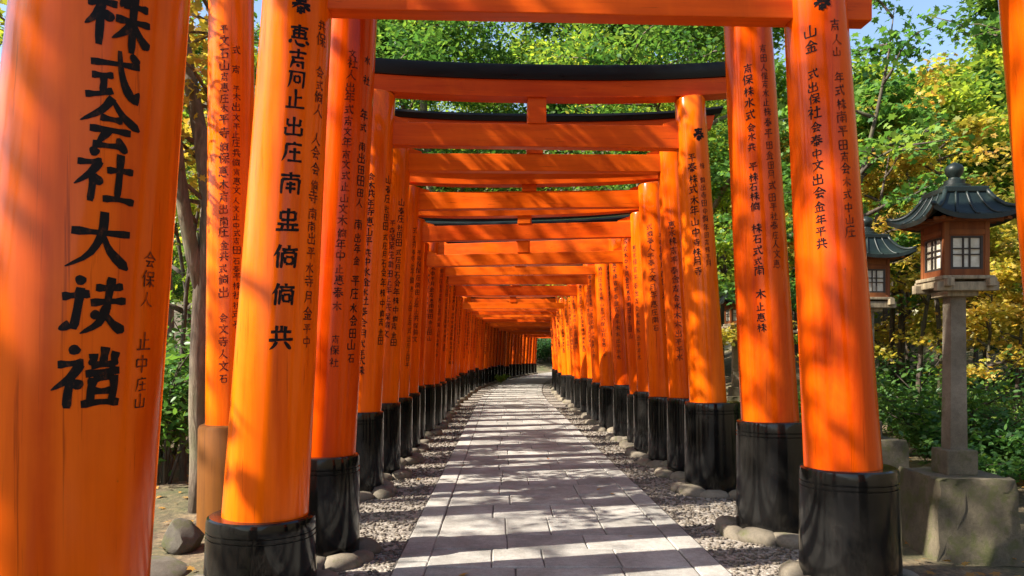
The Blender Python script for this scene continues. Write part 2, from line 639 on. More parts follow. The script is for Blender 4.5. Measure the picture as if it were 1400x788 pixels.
# ------------------------------------------------------------------ gravel pebbles
nrng = np.random.default_rng(3)
ICO = None


def ico():
    bm = bmesh.new()
    bmesh.ops.create_icosphere(bm, subdivisions=1, radius=1)
    bm.verts.index_update()
    v = np.array([q.co[:] for q in bm.verts])
    f = np.array([[q.index for q in fc.verts] for fc in bm.faces])
    bm.free()
    return v, f


IV, IF = ico()


def pebble_mesh(name, P, S, mt):
    N = len(P)
    th = nrng.uniform(0, 6.28, N)
    V = IV[None] * S[:, None, :] * (1 + nrng.uniform(-0.22, 0.22, (N, 12, 1)))
    c, s = np.cos(th)[:, None], np.sin(th)[:, None]
    x = V[..., 0] * c - V[..., 1] * s
    y = V[..., 0] * s + V[..., 1] * c
    V = np.stack([x, y, V[..., 2]], -1) + P[:, None, :]
    F = (IF[None] + (np.arange(N) * 12)[:, None, None]).reshape(-1, 3)
    return np_mesh(name, V.reshape(-1, 3), [F], mt)


N = 13000
yy = 1.8 + (nrng.uniform(0, 1, N) ** 1.7) * 17
side = np.where(nrng.uniform(0, 1, N) < 0.5, -1, 1)
uu = 0.36 + side * nrng.uniform(1.03, 1.8, N)
sz = nrng.uniform(0.006, 0.015, N) * (1 + 0.02 * yy)
S = np.stack([sz * nrng.uniform(0.8, 1.5, N), sz, sz * nrng.uniform(0.45, 0.75, N)], -1)
P = np.stack([uu, yy, -0.02 + sz * 0.25], -1)
o = link(bpy.data.objects.new('gravel', pebble_mesh('gravel', P, S, M['pebble'])))
tag(o, 'grey crushed gravel in the strips beside the paving', 'gravel', kind='stuff')

# ------------------------------------------------------------------ brush lettering
# strokes on a 0..10 grid: type letter + points; h flat stroke, v upright, p left sweep, n right sweep, d dot
GL = {
 'kabu': 'h.3,7;4.4,7.3|v2.3,9.8;2.3,.1|p2.3,6.8;1.4,5;0,3.4|d2.6,6;4.1,4.6|p6,9.4;5,7.1|h5.3,7.7;9.3,8|h4.5,5.3;9.9,5.6|v7.1,10;7.1,0|p7,5.2;5.8,3.2;4.2,1.8|n7.2,5.1;8.4,3;10,1.5',
 'shiki': 'h.9,7.1;9.1,7.7|h1.4,4.7;4.9,5|v3.2,4.8;3.1,1.7|h.5,.9;5,2.2|n5.4,10;5.9,6.5;7,3.2;8.9,.6|p8.9,.6;9.4,3|d7.7,9.8;8.9,8.4',
 'kai': 'p5.1,9.9;3.4,7.2;.1,5|n5,9.5;7,7;10,4.7|h3.2,6;7,6.1|h1.8,3.8;8.5,4|p4.8,3.8;3,1.1|h2.4,.9;7.4,1.5|d6.4,2.7;8.1,.2',
 'sha': 'd2.2,9.9;3.3,8.5|h.4,7.1;4,7.6|p3.8,7.4;2.4,5;.1,2.9|v2.7,5;2.6,0|d2.9,4.7;4.3,3.4|h5,6;9.5,6.3|v7.1,9.3;7.1,.9|h4.6,.7;10,.7',
 'dai': 'h.5,6.3;9.5,6.6|p5.3,9.9;5,6.2;3.4,2.6;.1,.3|n5.2,6.2;6.6,3.2;9.7,.3',
 'fu': 'd2,9.9;3.1,8.5|h.2,6.4;4.1,7|v2.7,8;2,.8|p1.6,1.8;0,.8|h5,8.1;9.2,8.6|h4.4,5.6;9.7,6.1|v7.1,10;6.8,3.8|p6.8,5;5.6,2.2;3.2,.3|n6.3,4;7.8,2.2;10,.8|d4.3,3.4;5.8,3.9',
 'rei': 'd2,9.9;3.1,8.6|h.5,7;4,7.5|p3.7,7.3;2.2,5;0,2.9|v2.6,5;2.3,0|d2.9,4.6;4.2,3.5|v7,10;7,7.3|v5.3,9;5.3,7|v8.8,9.3;8.8,7|h5.3,7.1;8.8,7.2|h4.6,5.7;9.5,6.2|v5.6,5;5.4,.9|v8.8,5.3;8.6,.9|h5.6,4.8;8.8,5.2|h5.5,3;8.7,3.1|h4.1,.6;10,.8',
 'megu': 'h1,8.6;9,8.8|v5,10;5,3.6|v2.4,7.2;2.4,4.2|h2.4,7.2;7.6,7.3|v7.6,7.3;7.6,4.2|h2.4,5.6;7.6,5.7|h1.2,3.9;8.8,4|d1.8,2.6;.6,.8|n3.2,2.6;4.4,.6;8,.5|d8.2,2.8;9.6,1.2',
 'yoshi': 'h.8,8;9.2,8.3|v5,10;5,5.4|h2,5.4;8,5.6|p3,4.6;1.4,.2|h2.6,3.2;7.4,3.3|v7.4,4.2;7.6,.1|d4.4,2.2;5.6,1',
 'kawa2': 'h.6,8.6;9.5,8.8|p2.2,8.6;1.6,3;.6,.1|v8.6,8.6;8.5,.1|v4,6.4;4,3|h4,6.4;6.4,6.5|v6.4,6.5;6.4,3|h4,3;6.4,3.1',
 'tome': 'v5,10;5,.9|h5,5.8;8.2,6|v2.4,6.2;2.4,.9|h.3,.7;9.8,.8',
 'de': 'v5,10;5,.8|v1.8,8.6;1.8,5.4|v8.2,8.8;8.2,5.4|h1.8,5.3;8.2,5.5|v1,4.2;1,.6|v9,4.4;9,.6|h1,.6;9,.8',
 'sho': 'h1.8,8.6;9.4,8.9|d5.2,10;5.8,8.8|p2,8.6;1.8,4;.2,.2|h3.6,5;9,5.3|v6.2,7.2;6.2,1|h2.8,.8;9.8,1',
 'minami': 'v5,10;5,6.9|h.8,8.4;9.2,8.7|v1.4,6.6;1.2,0|h1.4,6.6;8.9,6.9|v8.9,6.9;8.8,.1|h3.2,4.5;7.2,4.6|h3,2.6;7.4,2.7|v5.2,5.8;5.2,.3',
 'mushi': 'v5,10;5,.8|v2,8.4;2,5|h2,8.4;8,8.6|v8,8.6;8,5|h2,5;8,5.1|h.6,3;9.4,3.2|h.2,.6;9.8,.8|v2.8,3;2.4,.8|v7.4,3;7.4,.8',
 'nao': 'p2.6,10;1.8,7.6;.1,5|v1.8,7;1.7,0|v6,10;6,8|h3.2,8;9.8,8.3|v3.6,6.8;3.4,.2|h3.6,6.8;9,7|v9,7;8.9,.3|h5,4.8;7.8,4.9|v5,4.8;5,2|h5,2;7.8,2.1|v7.8,4.9;7.8,2',
 'kyo': 'v3.2,10;3.2,4|v6.8,10;6.8,4|h.8,7.4;9.2,7.7|h.2,4;9.9,4.3|p3.4,3.4;2.4,1.4;.6,.1|d6.4,3.3;9.2,.2|v5,10;5,7.6',
 'yama': 'v5,9.6;5,1|v1.2,6.2;1.2,1|h1.2,.9;8.9,1|v8.9,6.4;8.9,.6',
 'naka': 'v5,10;5,0|v1.4,7.4;1.4,3.6|h1.4,7.4;8.7,7.6|v8.7,7.6;8.7,3.6|h1.4,3.6;8.7,3.8',
 'ta': 'v1.2,8.8;1.2,.8|h1.2,8.8;8.8,9|v8.8,9;8.8,.8|h1.2,.8;8.8,.9|v5,8.8;5,.8|h1.2,5;8.8,5.1',
 'ki': 'h.6,6.8;9.4,7.1|v5,10;5,0|p4.9,6.6;3,3.6;.2,1.4|n5.2,6.6;7,3.8;9.9,1.2',
 'hito': 'p5.3,9.8;4.4,5;.2,.2|n4.8,5.4;6.8,2.4;9.9,.2',
 'hei': 'h1.2,8.7;8.8,8.9|d2.8,7.6;3.6,6|p7.4,7.8;6.4,6|h.3,4.6;9.7,4.8|v5,8.7;5,0',
 'toshi': 'p3.2,10;2.2,8;.6,6.4|h2.6,8.3;9,8.5|h2.6,5.6;8.6,5.8|v2.6,5.6;2.6,2.9|h.2,2.8;9.8,3|v5.6,8.3;5.6,0',
 'tsuki': 'p2.4,9.4;2.4,4;.6,.2|h2.4,9.4;8.2,9.5|v8.2,9.5;8.2,.2|h2.6,6.6;8,6.7|h2.4,3.8;8,3.9',
 'hono': 'h1.4,8.8;8.6,9|h2.2,7;7.8,7.2|h.3,5.2;9.7,5.4|p5,10;4,6;.2,2.8|n5.8,6.2;7.4,4;9.9,2.6|h3,3;7,3.1|h2.6,1.5;7.4,1.6|v5,4.2;5,0',
 'mizu': 'v5,10;5,.1|h.8,6.8;3.8,7|p3.8,7;2.6,3.8;.2,1.6|p8.6,8.2;6.8,6.6;5.4,5.6|n5.4,5.8;7,3.4;9.9,1.4',
 'ishi': 'h.8,8.8;9.2,9|p4.6,8.8;3,5.4;.3,2.8|v3.2,5;3.2,.3|h3.2,5;8.4,5.2|v8.4,5.2;8.4,.3|h3.2,.8;8.4,.9',
 'kin': 'p5,10;3.2,7.4;.2,5.4|n5,9.8;7,7.2;9.9,5.4|h3,6.3;7,6.4|h1.8,4.2;8.2,4.3|v5,6.3;5,.8|d2.4,3.2;3.2,1.6|p7.8,3.4;6.8,1.6|h.6,.6;9.4,.8',
 'bun': 'd4.6,10;5.6,8.6|h.6,7.6;9.4,7.8|p7,7.6;5,3.4;.6,.2|n3,7.4;5.4,3.4;9.8,.2',
 'tera': 'h1.6,8.4;8.4,8.6|v5,10;5,5.8|h.4,5.8;9.6,6|h.8,3.8;9.2,4|v6.8,5.8;6.8,.4|p6.8,.4;5.4,1.2|d2.8,2.8;3.8,1.4',
 'ichi': 'h.4,4.8;9.6,5.3',
 'ho': 'p2.8,10;1.8,7.6;.1,5|v1.8,7;1.8,0|v4,9;4,6.2|h4,9;8.8,9.1|v8.8,9.1;8.8,6.2|h4,6.2;8.8,6.3|h3.2,4.2;9.8,4.4|v6.3,6.2;6.3,0|p6.2,4;4.8,2;3,.8|n6.4,4;8,2;9.9,.8',
}
SMALL = ['yama', 'naka', 'ta', 'ki', 'hito', 'hei', 'toshi', 'tsuki', 'hono', 'mizu', 'ishi', 'kin', 'bun', 'tera', 'sho', 'minami', 'ho', 'nao', 'de', 'tome', 'kyo', 'kabu', 'sha', 'shiki', 'kai', 'megu', 'yoshi']


def glyph(gname, size, rg, weight=1.0):
    """-> list of (outline left points, outline right points) in metres about the glyph centre (u right, w up)"""
    out = []
    for st in GL[gname].split('|'):
        ty = st[0]
        pts = [tuple(float(q) for q in p.split(',')) for p in st[1:].split(';')]
        pts = [(a + rg.uniform(-.15, .15), b2 + rg.uniform(-.15, .15)) for a, b2 in pts]
        # resample
        if len(pts) == 2:
            (a, b2), (c2, d2) = pts
            bow = rg.uniform(-0.25, 0.25)
            L = math.hypot(c2 - a, d2 - b2) + 1e-6
            mx, my = (a + c2) / 2 - (d2 - b2) / L * bow, (b2 + d2) / 2 + (c2 - a) / L * bow
            ctrl = [(a, b2), (mx, my), (c2, d2)]
        else:
            ctrl = pts
        K = 7 if len(ctrl) <= 3 else 9
        samp = []
        m2 = len(ctrl) - 1
        for i in range(K):
            t = i / (K - 1) * m2
            j = min(int(t), m2 - 1)
            f = t - j
            p0, p1, p2, p3 = ctrl[max(j - 1, 0)], ctrl[j], ctrl[j + 1], ctrl[min(j + 2, m2)]
            q = []
            for k2 in (0, 1):
                q.append(0.5 * (2 * p1[k2] + (p2[k2] - p0[k2]) * f + (2 * p0[k2] - 5 * p1[k2] + 4 * p2[k2] - p3[k2]) * f * f + (3 * p1[k2] - p0[k2] - 3 * p2[k2] + p3[k2]) * f ** 3))
            samp.append(q)
        prof = {'h': [.55, .62, .45, .42, .45, .62, .5], 'v': [.62, .66, .55, .52, .54, .56, .38], 'p': [.6, .66, .62, .55, .45, .3, .08],
                'n': [.3, .4, .5, .6, .72, .78, .2], 'd': [.22, .5, .66, .74, .74, .6, .3]}[ty]
        L, Rr = [], []
        for i, (a, b2) in enumerate(samp):
            i0, i1 = samp[max(i - 1, 0)], samp[min(i + 1, K - 1)]
            tx, tz = i1[0] - i0[0], i1[1] - i0[1]
            ln = math.hypot(tx, tz) + 1e-6
            fi = i / (K - 1) * 6
            j = min(int(fi), 5)
            w = (prof[j] + (prof[j + 1] - prof[j]) * (fi - j)) * weight * rg.uniform(.92, 1.08)
            nx_, nz_ = -tz / ln * w, tx / ln * w
            sl = 0.06 * (a - 5)          # slight upward slant to the right, as brushed
            L.append(((a + nx_ - 5) * size / 10, (b2 + nz_ - 5 + sl) * size / 10))
            Rr.append(((a - nx_ - 5) * size / 10, (b2 - nz_ - 5 + sl) * size / 10))
        out.append((L, Rr))
    return out


def inscription_mesh(name, chars, mt, rfun, phi, seed, weight=1.0, slant=0.0):
    """chars: list of (glyph, size, z along post, shift in u).  phi: direction on the post, 0 = -Y, positive turns to +X"""
    rg = random.Random(seed)
    V, F = [], []
    k_st = 0
    for gname, size, z, du in chars:
        for L, Rr in glyph(gname, size, rg, weight):
            base = len(V)
            off = 0.0012 + 0.00012 * (k_st % 12)
            k_st += 1
            for (u, w) in [p for pr in zip(L, Rr) for p in pr]:
                zz = z + w
                r = rfun(zz)
                a = phi + (u + du) / r
                rr = r + off
                V.append((rr * math.sin(a), -rr * math.cos(a), zz))
            for i in range(len(L) - 1):
                F.append((base + 2 * i, base + 2 * i + 1, base + 2 * i + 3, base + 2 * i + 2))
    me = bpy.data.meshes.new(name)
    me.from_pydata(V, [], F)
    me.materials.append(mt)
    return me


def text_run(seed, z_top, z_bot, size, gaps=0.04):
    rg = random.Random(seed)
    z = z_top
    out = []
    while z > z_bot:
        s = size * rg.uniform(0.85, 1.12)
        if rg.random() > gaps:
            out.append((rg.choice(SMALL), s, z, rg.uniform(-.06, .06) * size))
        z -= s * rg.uniform(1.08, 1.3)
    return out


# ------------------------------------------------------------------ torii gates
LEAN = 0.062


def post_r(r0, r1, H):
    """radius along the post: bottom r0 to top r1"""
    return lambda z: r0 + (r1 - r0) * max(0.0, min(1.0, z / H)) ** 0.9


def post_mesh(rf, z0, H, seg=40):
    prof = [(rf(z), z) for z in np.linspace(z0, H - 0.02, 9)] + [(rf(H) - 0.012, H)]
    return MB().lathe(prof, seg)


def collar_mesh(r, h, seg=40):
    t = r * 0.965                     # slightly narrower at the top
    def rr(z): return r + (t - r) * z / h
    prof = [(rr(0), -0.03)]
    for z in (0.1 * h, 0.5 * h): prof.append((rr(z), z))
    gz = h - 0.105
    for zc in (gz, gz + 0.028):
        prof += [(rr(zc - .005), zc - .005), (rr(zc) - .006, zc - .002), (rr(zc) - .006, zc + .002), (rr(zc + .005), zc + .005)]
    prof += [(rr(h - .03), h - .03), (rr(h) - .004, h - .008), (rr(h) - .016, h), (r * 0.3, h + 0.004)]
    return MB().lathe(prof, seg)


def foot_stone(seed, kind):
    rg = random.Random(seed)
    bm = bmesh.new()
    bmesh.ops.create_icosphere(bm, subdivisions=2, radius=1)
    for q in bm.verts:
        c = q.co
        f = 1 + 0.09 * math.sin(3 * c.x + seed) * math.cos(2.5 * c.y + seed * 2) + 0.05 * math.sin(5 * c.z + seed)
        s = Vector((math.copysign(abs(c.x) ** .8, c.x), math.copysign(abs(c.y) ** .8, c.y), math.copysign(abs(c.z) ** .8, c.z)))
        q.co = s * f
    bm.verts.index_update()
    mb = MB().add([q.co for q in bm.verts], [[q.index for q in f.verts] for f in bm.faces])
    bm.free()
    return mb.mesh('footing_stone', M['footing'], smooth=True)


FOOT = [foot_stone(i, 0) for i in range(5)]
STD_R = post_r(0.205, 0.155, 4.0)
STD_INS = []
for i in range(8):
    a = text_run(100 + i, 3.0 - 0.12 * (i % 3), 1.15 + 0.15 * (i % 4), 0.078)
    STD_INS.append((a, i))
STD_INS_MESH = {}


def std_ins(i, phi_i):
    key = (i, phi_i)
    if key not in STD_INS_MESH:
        STD_INS_MESH[key] = inscription_mesh('inscription', STD_INS[i][0], M['ink_worn'] if i % 3 != 0 else M['ink'], STD_R, R(phi_i), 300 + i, 1.0)
    return STD_INS_MESH[key]


def torii(L, Rt, z_post, nuki, shim, kasa, collar, label, rl=None, rr=None, cr=(0.27, 0.27), over=0.42, nuki_over=(0, 0),
          seed=0, stones=True, group=None, ins=None, lean=(LEAN, LEAN), nd=0.12, strut=True, detail=40, curve=0.10):
    """L, Rt ground points (x, y); nuki/shim/kasa: (z bottom, z top)"""
    rg = random.Random(900 + seed)
    L, Rt = Vector((*L, 0)), Vector((*Rt, 0))
    mid = (L + Rt) / 2
    half = (Rt - L).length / 2
    rz = math.atan2(Rt.y - L.y, Rt.x - L.x)
    root = empty('torii_gate', mid, rz)
    tag(root, label, 'torii gate', group or 'orange torii gates forming the tunnel')
    H = z_post
    for s, rad, col, crr, ln_ in ((-1, rl, collar[0], cr[0], lean[0]), (1, rr, collar[1], cr[1], lean[1])):
        rf = post_r(rad[0], rad[1], 4.0) if rad else STD_R
        p = post_mesh(rf, col - 0.1, H, detail).build('post', M['orange'], root, angle=R(40))
        p.location = (s * half, 0, 0)
        p.rotation_euler = (0, -s * ln_, 0)
        if rad is None:
            fsc = rg.uniform(.9, 1.08)
            p.scale = (fsc, fsc, 1)
            p.rotation_euler = (rg.uniform(-.008, .008), -s * (ln_ + rg.uniform(-.008, .008)), 0)
        c = collar_mesh(crr, col, detail).build('collar', M['black'], root, angle=R(25))
        c.location = (s * half, 0, 0)
        c.rotation_euler = (0, -s * ln_ * 0.25, 0)
        # lettering
        todo = (ins or {}).get(s)
        if todo is None:
            if s < 0:
                angs = [rg.choice((-10, 0, 10)), rg.choice((40, 50, 60))]
            else:
                angs = [rg.choice((-40, -30, -50)), rg.choice((5, 15, 25))]
            for a in angs:
                tag(link(bpy.data.objects.new('inscription', std_ins(rg.randrange(8), a)), p), kind='stuff')
        else:
            for j, (chars, mt, phi, wt) in enumerate(todo):
                if len(chars) in (1, 7, 11) and mt is M['ink'] and wt >= 1:
                    for k_, ch_ in enumerate(chars):
                        link(bpy.data.objects.new('character', inscription_mesh('character', [ch_], mt, rf, R(phi), seed * 100 + k_, wt)), p)
                    continue
                tag(link(bpy.data.objects.new('inscription', inscription_mesh('inscription', chars, mt, rf, R(phi), seed * 10 + j, wt)), p), kind='stuff')
        # footing ring of rounded stones
        if stones:
            ns = 9
            a0 = rg.uniform(0, 6)
            for q in range(ns):
                a = a0 + q * 2 * math.pi / ns + rg.uniform(-.12, .12)
                f = link(bpy.data.objects.new('footing_stone', rg.choice(FOOT)), root)
                d = crr + rg.uniform(0.02, 0.05)
                f.location = (s * half + d * math.cos(a), d * math.sin(a), rg.uniform(-.025, .005))
                f.rotation_euler = (rg.uniform(-.15, .15), rg.uniform(-.15, .15), a)
                f.scale = (rg.uniform(.085, .12), rg.uniform(.125, .155), rg.uniform(.06, .085))
        else:
            pr = [(crr + .09, -.05), (crr + .1, .03), (crr + .05, .075), (crr - .02, .08)]
            f = MB().lathe(pr, 16).build('footing', M['footing'], root, smooth=True)
            f.location = (s * half, 0, 0)

    def xin(z): return half - LEAN * z
    # tie beam (nuki)
    z0, z1 = nuki
    e = xin((z0 + z1) / 2)
    MB().box(-e - nuki_over[0], e + nuki_over[1], -nd / 2, nd / 2, z0, z1, 0.006).build('tie_beam', M['orange_beam'], root)
    if stones:
        rw = (rr or (0.2, 0.16))[1]
        for s in (-1, 1):
            xo, xi_ = s * (xin(z1) - rw + 0.04), s * (xin(z1) - rw - 0.13)
            yv = nd / 2 - .015
            MB().add([(xo, -yv, z1 + .001), (xi_, -yv, z1 + .001), (xi_, -yv, z1 + .022), (xo, -yv, z1 + .075), (xo, yv, z1 + .001), (xi_, yv, z1 + .001), (xi_, yv, z1 + .022), (xo, yv, z1 + .075)],
                     [(0, 1, 2, 3), (7, 6, 5, 4), (0, 4, 5, 1), (1, 5, 6, 2), (2, 6, 7, 3), (3, 7, 4, 0)]).build('wedge', M['orange_beam'], root)
    # lower lintel (shimaki) and black top beam (kasagi), both rising to the ends
    z0, z1 = shim
    e = xin(z0) + over
    lift = lambda x: curve * abs(x / (e + .1)) ** 2.6
    xs = list(np.linspace(-e, e, 25))
    MB().sweep_x([(-.095, z0), (.095, z0), (.105, z1), (-.105, z1)], xs, lift, lambda x, z: 0.25 * (z - z0) * x / e).build('lintel', M['orange_beam'], root, angle=R(30))
    k0, k1 = kasa
    e2 = e + 0.10
    xs = list(np.linspace(-e2, e2, 25))
    mid_k = (k0 + k1) / 2
    MB().sweep_x([(-.125, k0 + .001), (.125, k0 + .001), (.155, k1 - .05), (.15, k1 - .025), (0, k1 + .02), (-.15, k1 - .025), (-.155, k1 - .05)], xs, lift,
                 lambda x, z: 0.3 * (z - k0) * x / e2).build('roof_beam', M['black_beam'], root, angle=R(30))
    if strut:
        MB().box(-.09, .09, -nd / 2 - .012, nd / 2 + .012, nuki[1] + .001, shim[0] + 0.004, 0.006).build('center_strut', M['orange_beam'], root)
    return root


def run(names, sizes, zs, du=0.0):
    return [(a, s, z, du) for a, s, z in zip(names, sizes, zs)]


# foreground gate with the large company lettering
D0 = 2.0
def zpx(y, d): return EYE + (488 - y) / 1000 * d
big = ['kabu', 'shiki', 'kai', 'sha', 'dai', 'fu', 'rei']
bz = [zpx(v, 1.89) for v in (26, 103, 168, 237, 325, 412, 508)]
bs = [.152, .136, .138, .138, .150, .150, .156]
fade = text_run(11, zpx(335, 1.85), zpx(545, 1.85), 0.045, 0.05)
torii((-1.29, 2.0), (2.20, 2.50), 3.8, (3.28, 3.52), (3.82, 4.0), (4.0, 4.2), (0.5, 0.6),
      'nearest torii gate, its thick post lettered with the largest black characters', rl=(0.258, 0.190), rr=(0.235, 0.17), cr=(.33, .30), seed=1, lean=(.084, .118),
      ins={-1: [(run(big, bs, bz), M['ink'], 32, 1.12), (fade, M['ink_worn'], 66, .8)], 1: []})

# second gate
ch1 = ['megu', 'yoshi', 'kawa2', 'tome', 'de', 'sho', 'minami', 'mushi', 'nao', 'nao', 'kyo']
z1s = [zpx(v, 3.88) for v in (40, 73, 101, 129, 167, 203, 246, 297, 348, 400, 460)]
s1s = [.112, .108, .10, .105, .105, .11, .118, .122, .125, .12, .128]
t1 = text_run(21, zpx(30, 4), zpx(470, 4), 0.066, 0.1)
r1a = text_run(22, zpx(40, 4.1), zpx(335, 4.1), 0.066, 0.05)
r1b = text_run(23, zpx(36, 4.1), zpx(325, 4.1), 0.062, 0.05)
torii((-1.345, 4.10), (2.025, 4.25), 3.95, (3.23, 3.48), (3.93, 4.12), (4.12, 4.32), (0.42, 0.665),
      'torii gate with low black collar and bold column of characters on its left post', rl=(0.242, 0.178), rr=(0.222, 0.160), cr=(.305, .275), nuki_over=(0.12, 0.31), seed=2,
      ins={-1: [(run(ch1, s1s, z1s), M['ink'], 20, 1.12), (t1, M['ink_worn'], 60, .9), (run(['hono'], [.1], [zpx(0, 3.9)]), M['ink'], 20, 1.5)],
           1: [(r1a, M['ink'], -38, .95), (r1b, M['ink_worn'], 8, .95), (run(['hono'], [.09], [zpx(4, 4.1)]), M['ink'], -14, 1.5)]})

a2 = text_run(31, zpx(62, 4.6), zpx(500, 4.6), 0.062, 0.08)
b2_ = text_run(32, zpx(64, 4.6), zpx(492, 4.6), 0.066, 0.05)
c2 = text_run(33, zpx(95, 5.3), zpx(450, 5.3), 0.066, 0.05)
d2 = text_run(34, zpx(70, 5.3), zpx(370, 5.3), 0.062, 0.05)
torii((-1.215, 4.84), (2.05, 5.45), 4.35, (3.86, 4.08), (4.36, 4.53), (4.53, 4.72), (0.66, 0.83),
      'tall torii gate just behind the one with the bold left column, beams highest of all', rl=(0.218, 0.165), rr=(0.218, 0.166), cr=(.275, .285), seed=3,
      ins={-1: [(a2, M['ink_worn'], 10, .95), (b2_, M['ink'], 45, .95)], 1: [(c2, M['ink'], -36, .95), (d2, M['ink_worn'], 4, .95)]})

a3 = text_run(41, zpx(213, 7), zpx(385, 7), 0.085, 0.05)
b3 = text_run(42, zpx(215, 7), zpx(365, 7), 0.062, 0.05)
torii((-1.40, 7.05), (2.09, 7.20), 3.83, (3.33, 3.55), (3.80, 3.955), (3.955, 4.115), (0.78, 0.86),
      'torii gate whose curved black top beam shows whole against the trees', cr=(.265, .275), seed=4, over=.5, curve=.09,
      ins={1: [(a3, M['ink'], -24, 1.0), (b3, M['ink_worn'], 12, 1.0), (run(['hono'], [.12], [zpx(182, 7)], 0.04), M['ink'], -6, 1.5)]})

torii((-1.385, 8.10), (2.13, 8.17), 3.76, (3.35, 3.54), (3.73, 3.88), (3.88, 3.98), (0.8, 0.85), 'torii gate right behind the one with the curved black top beam', seed=5)
torii((-1.38, 9.15), (2.08, 8.98), 3.42, (3.13, 3.34), (3.42, 3.60), (3.60, 3.69), (0.8, 0.82), 'lower torii gate second behind the one with the curved black top beam', seed=6)
torii((-1.41, 10.3), (2.06, 9.85), 3.24, (2.91, 3.12), (3.23, 3.41), (3.41, 3.51), (0.8, 0.84), 'lower torii gate third behind the one with the curved black top beam', seed=7)
ys = [(11.35, 10.75), (12.4, 11.7), (13.5, 13.2), (14.7, 14.5)]
d = 15.8
while d < 57:
    ys.append((d, d))
    d += (1.15 if d < 17 else 1.42) + 0.2 * math.sin(d * 2.3)
ORD = 'fourth fifth sixth seventh eighth ninth tenth eleventh twelfth thirteenth fourteenth fifteenth sixteenth seventeenth eighteenth nineteenth twentieth twenty-first twenty-second twenty-third twenty-fourth twenty-fifth'.split()
LAB2 = 'small distant orange torii gate where the path bends to the right'
for i, (yl, yr) in enumerate(ys):
    rg = random.Random(70 + i)
    ym = (yl + yr) / 2
    c = 0.34 + bend(ym)
    sl = 2 * 0.003 * max(0, ym - 20)
    hw = 1.745 + rg.uniform(-.05, .05)
    top = 3.17 + (.15 if i % 3 == 1 else -.07) + rg.uniform(-.1, .13)
    k = top
    torii((c - hw, yl + hw * sl), (c + hw, yr - hw * sl), k, (k - .38 + rg.uniform(-.03, .03), k - .19 + rg.uniform(-.02, .02)), (k, k + .14), (k + .14, k + .27), (rg.uniform(.74, .86), rg.uniform(.74, .86)),
          ('orange torii gate, %s behind the one with the curved black top beam' % ORD[i]) if ym < 30 else LAB2, seed=20 + i, stones=ym < 20, detail=32 if ym < 20 else 20, over=.36, group='torii gates receding down the tunnel' if ym < 30 else 'distant torii gates at the bend')

# lone orange post outside the row, on a weathered sleeve
root = empty('orange_post', (-2.12, 5.75, 0))
tag(root, 'tall orange lettered post on a faded brown sleeve, outside the gate row', 'post')
rf = post_r(0.20, 0.165, 4.6)
p = post_mesh(rf, 0.7, 4.9).build('shaft', M['orange'], root, angle=R(40))
for j, (ph, sd, zt, zb, sz_) in enumerate(((2, 51, 3.8, 1.1, .075), (32, 52, 3.65, 1.5, .06))):
    tag(link(bpy.data.objects.new('inscription', inscription_mesh('inscription', text_run(sd, zt, zb, sz_, .04), M['ink_worn'], rf, R(ph), sd, 1.0)), p), kind='stuff')
MB().lathe([(.255, -.05), (.25, .3), (.245, .74), (.235, .765), (.21, .775)], 36).build('sleeve', M['orange_old'], root, angle=R(35))
MB().lathe([(.2, 4.9), (.215, 4.92), (.215, 5.0), (.15, 5.03)], 32).build('cap', M['black_beam'], root, angle=R(35))


